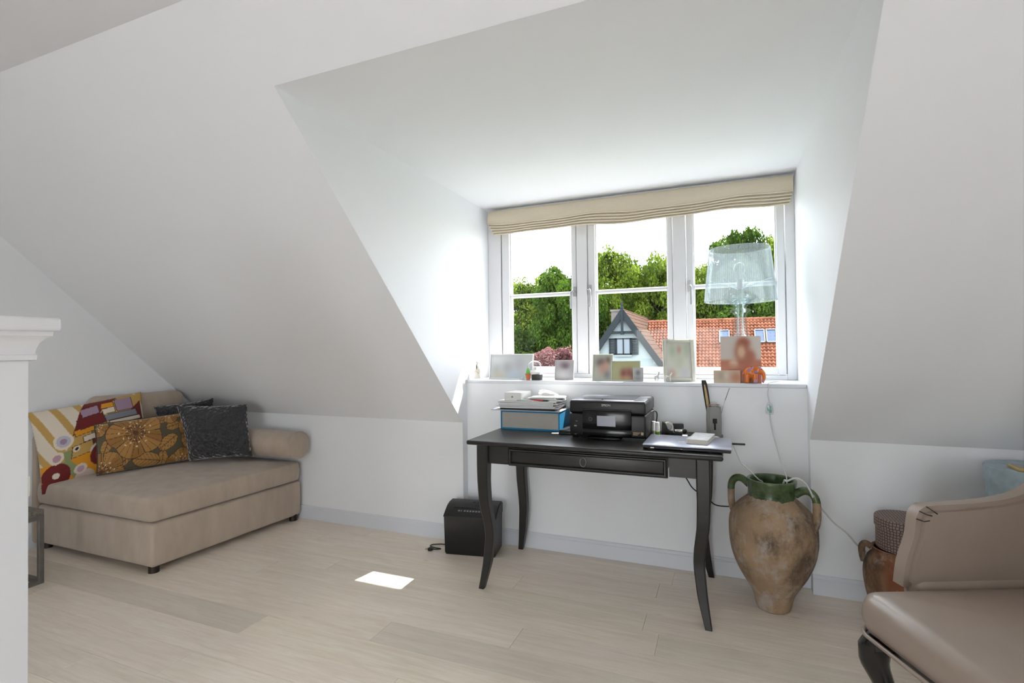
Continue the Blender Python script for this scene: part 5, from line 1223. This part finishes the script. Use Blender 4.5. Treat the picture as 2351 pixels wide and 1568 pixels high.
# blue hat box on a stool behind the armchair
BX = mat('blue_marbled_paper', S(172, 190, 198), .6, var=.14, vscale=26)
sl = empty('stool', (1.135, 2.655, 0), 0, 'low dark wooden stool under the pale blue hat box', 'stool')
bm = BM(); lathe(bm, [(.15, .40), (.155, .405), (.155, .425), (.15, .43)], 32); build('seat', bm, M['darkfoot'], sl, True, 40)
for a in range(4):
    bm = BM(); ca, sa = math.cos(a * PI / 2 + .78), math.sin(a * PI / 2 + .78); tube(bm, [(.12 * ca, .12 * sa, 0), (.10 * ca, .10 * sa, .40)], [.013, .017], 10); build('leg', bm, M['darkfoot'], sl, True, 40)
hb_ = empty('hat_box', (1.135, 2.655, .43), 0, 'round pale blue hat box behind the armchair at the right edge', 'box')
bm = BM(); lathe(bm, [(.149, 0), (.151, .002), (.151, .25)], 56); build('body', bm, BX, hb_, True, 40)
bm = BM(); lathe(bm, [(.158, .212), (.158, .272), (.154, .277)], 56); build('lid', bm, BX, hb_, True, 40)
gb = empty('gilt_frame', (1.135, 2.60, .7075), R(-4), 'thin gilt-edged frame lying on the pale blue hat box', 'frame')
box('gilt_edge', -.095, .08, -.05, .05, 0, .010, mat('gilt', (.75, .52, .20), .35, .7), gb, .002); box('mat_board', -.087, .072, -.042, .042, .009, .011, M['boxgrey'], gb)

# ================================================================ SHREDDER
sh = empty('paper_shredder', (-1.527, 2.640, 0), R(9.7), 'black paper shredder on the floor beside the left front desk leg', 'shredder')
sw_, sd_ = .312, .165
bm = BM(); loft(bm, [[(x0 + t0, y0 + t1, z) for x0, y0, t0, t1 in ((0, 0, i, i), (sw_, 0, -i, i), (sw_, sd_, -i, -i), (0, sd_, i, -i))] for z, i in ((0, .010), (.012, .004), (.215, 0))]); build('bin', bm, M['plastic_blk'], sh, True, 30)
bm = BM(); prism(bm, [(-.004, .212), (-.004, .226), (.004, .234), (.050, .262), (.075, .274), (.110, .282), (sd_ - .01, .282), (sd_ + .003, .272), (sd_ + .003, .212)], -.004, sw_ + .004, 'x')
es = [e for e in bm.edges if abs(e.verts[0].co.x - e.verts[1].co.x) < 1e-6]; bmesh.ops.bevel(bm, geom=es, offset=.006, segments=2, affect='EDGES'); hd = build('cutter_head', bm, M['plastic_blk'], sh, True, 35)
def on_head(nm, x0, x1, ya, yb, m, up=.0012):
    def zz(y): return lerp([(.004, .234), (.050, .262), (.075, .274), (.110, .282), (.2, .282)], y)
    bm = BM(); loft(bm, [[(x0, ya, zz(ya) + h), (x1, ya, zz(ya) + h), (x1, yb, zz(yb) + h), (x0, yb, zz(yb) + h)] for h in (-.004, up)]); return build(nm, bm, m, hd)
on_head('feed_slot', .045, .27, .044, .054, M['plastic_gloss'])
for k in range(10): on_head('warning_mark', .078 + k * .0175, .078 + k * .0175 + (.011 if k not in (1,) else .005), .026, .034, M['greyplastic'], .0009)
for k in range(3): on_head('control_key', .150 + k * .026, .164 + k * .026, .100, .112, M['plastic_gloss'], .002)
bm = BM(); tube(bm, smooth_path([(.0, .13, .06), (-.03, .135, .010), (-.075, .13, .006), (-.115, .115, .006), (-.122, .09, .006), (-.08, .07, .006), (-.045, .062, .006), (-.062, .048, .007), (-.085, .040, .009)], 6), .0032, 7); build('power_cord', bm, M['wire_black'], sh, True)
bm = BM(); loft(bm, [[(x, y + .035, z + .0105) for y, z in ((-w, -h), (w, -h), (w, h), (-w, h))] for x, w, h in ((-.082, .004, .004), (-.092, .010, .008), (-.108, .011, .009), (-.113, .008, .006))]); pg = build('plug', bm, M['plastic_blk'], sh, True, 40)
for s in (-1, 1):
    bm = BM(); tube(bm, [(-.112, .035 + s * .0065, .0105), (-.130, .035 + s * .0075, .0105)], .0021, 7); build('pin', bm, M['steel'], pg, True)

# ================================================================ ARMCHAIR
ac = empty('armchair', (.362, 1.835, 0), R(-66.4), 'taupe leather armchair with black cabriole legs at the right edge', 'armchair')
bm, ol = soft_block(-.005, .665, 0, .62, .348, .462, .030, .055, edge=.022)
for v in bm.verts:
    v.co.y -= .020 * math.sin(PI * max(0, min(1, v.co.x / .66))) * (1 if v.co.y < .3 else 0) * max(0, 1 - v.co.y / .3)
build('seat', bm, M['leather'], ac, True)
bm = BM(); tube(bm, [(x, y - (.020 * math.sin(PI * max(0, min(1, x / .66))) if y < .1 else 0), .349) for x, y in ol(-.002)], .006, 8, True); build('welt', bm, M['leather'], ac, True)
box('seat_rail', .03, .63, .03, .60, .315, .348, M['blacklac'], ac, .004)
armp = [(.165, .452), (.176, .523), (.202, .597), (.210, .645), (.216, .672), (.230, .690), (.255, .698), (.33, .701), (.42, .706), (.50, .716), (.57, .738), (.63, .79), (.66, .90), (.68, 1.02), (.74, 1.04), (.78, .90), (.74, .452)]
for s, x0, x1 in ((0, -.085, -.012), (1, .672, .745)):
    bm = BM(); prism(bm, [(p.y, p.z) for p in smooth_path([(0, a, b) for a, b in armp], 3)], x0, x1, 'x')
    es = [e for e in bm.edges if abs(e.verts[0].co.x - e.verts[1].co.x) < 1e-6]; bmesh.ops.bevel(bm, geom=es, offset=.035, segments=8, affect='EDGES', clamp_overlap=True)
    ar = build('arm', bm, M['leather'], ac, True, 70)
    for k in range(3):
        y, z = ((.214, .656), (.224, .680), (.246, .6935))[k]; xm = (x0 + x1) / 2
        dy, dz = ((.018, .004), (.016, -.006), (.012, -.014))[k]
        bm = BM(); tube(bm, [(xm + .022, y - .004, z + .004), (xm + .034, y + dy * .6, z + dz * .3 - .002), (xm + .041, y + dy * 1.3, z + dz)], .0016, 5); build('pleat', bm, M['blacklac'], ar, True)
bm = BM(); bx(bm, -.01, .67, .64, .75, .44, 1.08, .04, 5)
for v in bm.verts: v.co.y += max(0, v.co.z - .44) * .10
build('backrest', bm, M['leather'], ac, True, 60)
box('lower_side', -.075, 0, .19, .68, .335, .48, M['leather'], ac, .03, 4); box('lower_side', .66, .735, .19, .68, .335, .48, M['leather'], ac, .03, 4)
for sx in (0, 1):
    X = lambda v: v if sx == 0 else .66 - v
    bm = BM(); rings = []
    for k in range(19):
        z = .346 * (1 - k / 18)
        c0 = lerp([(.346, .030), (.31, .018), (.26, .016), (.20, .034), (.12, .056), (.05, .052), (.02, .038), (0, .028)], z); hw_ = lerp([(.346, .038), (.31, .042), (.26, .038), (.20, .029), (.12, .021), (.05, .019), (.025, .024), (0, .027)], z)
        rings.append([(X(c0 + .012) + hw_ * math.cos(2 * PI * q / 16), c0 + .012 + hw_ * math.sin(2 * PI * q / 16), z) for q in range(16)])
    loft(bm, rings[::-1]); bmesh.ops.recalc_face_normals(bm, faces=bm.faces[:]); lg = build('leg', bm, M['blacklac'], ac, True, 60)
    bm = BM(); loft(bm, [[(X(.055 + .085 * k / 6), .006, .346), (X(.055 + .085 * k / 6), .035, .346), (X(.055 + .085 * k / 6), .035, .346 - .050 * (1 - (k / 6) ** .6)), (X(.055 + .085 * k / 6), .006, .346 - .050 * (1 - (k / 6) ** .6))] for k in range(6)]); bmesh.ops.recalc_face_normals(bm, faces=bm.faces[:]); build('knee_block', bm, M['blacklac'], lg, True, 40)
    bm = BM(); loft(bm, [square(X(.04), .60 + .07 * (1 - z / .34), z, .020, .2) for z in (0, .12, .24, .34)]); build('leg', bm, M['blacklac'], ac, True, 40)
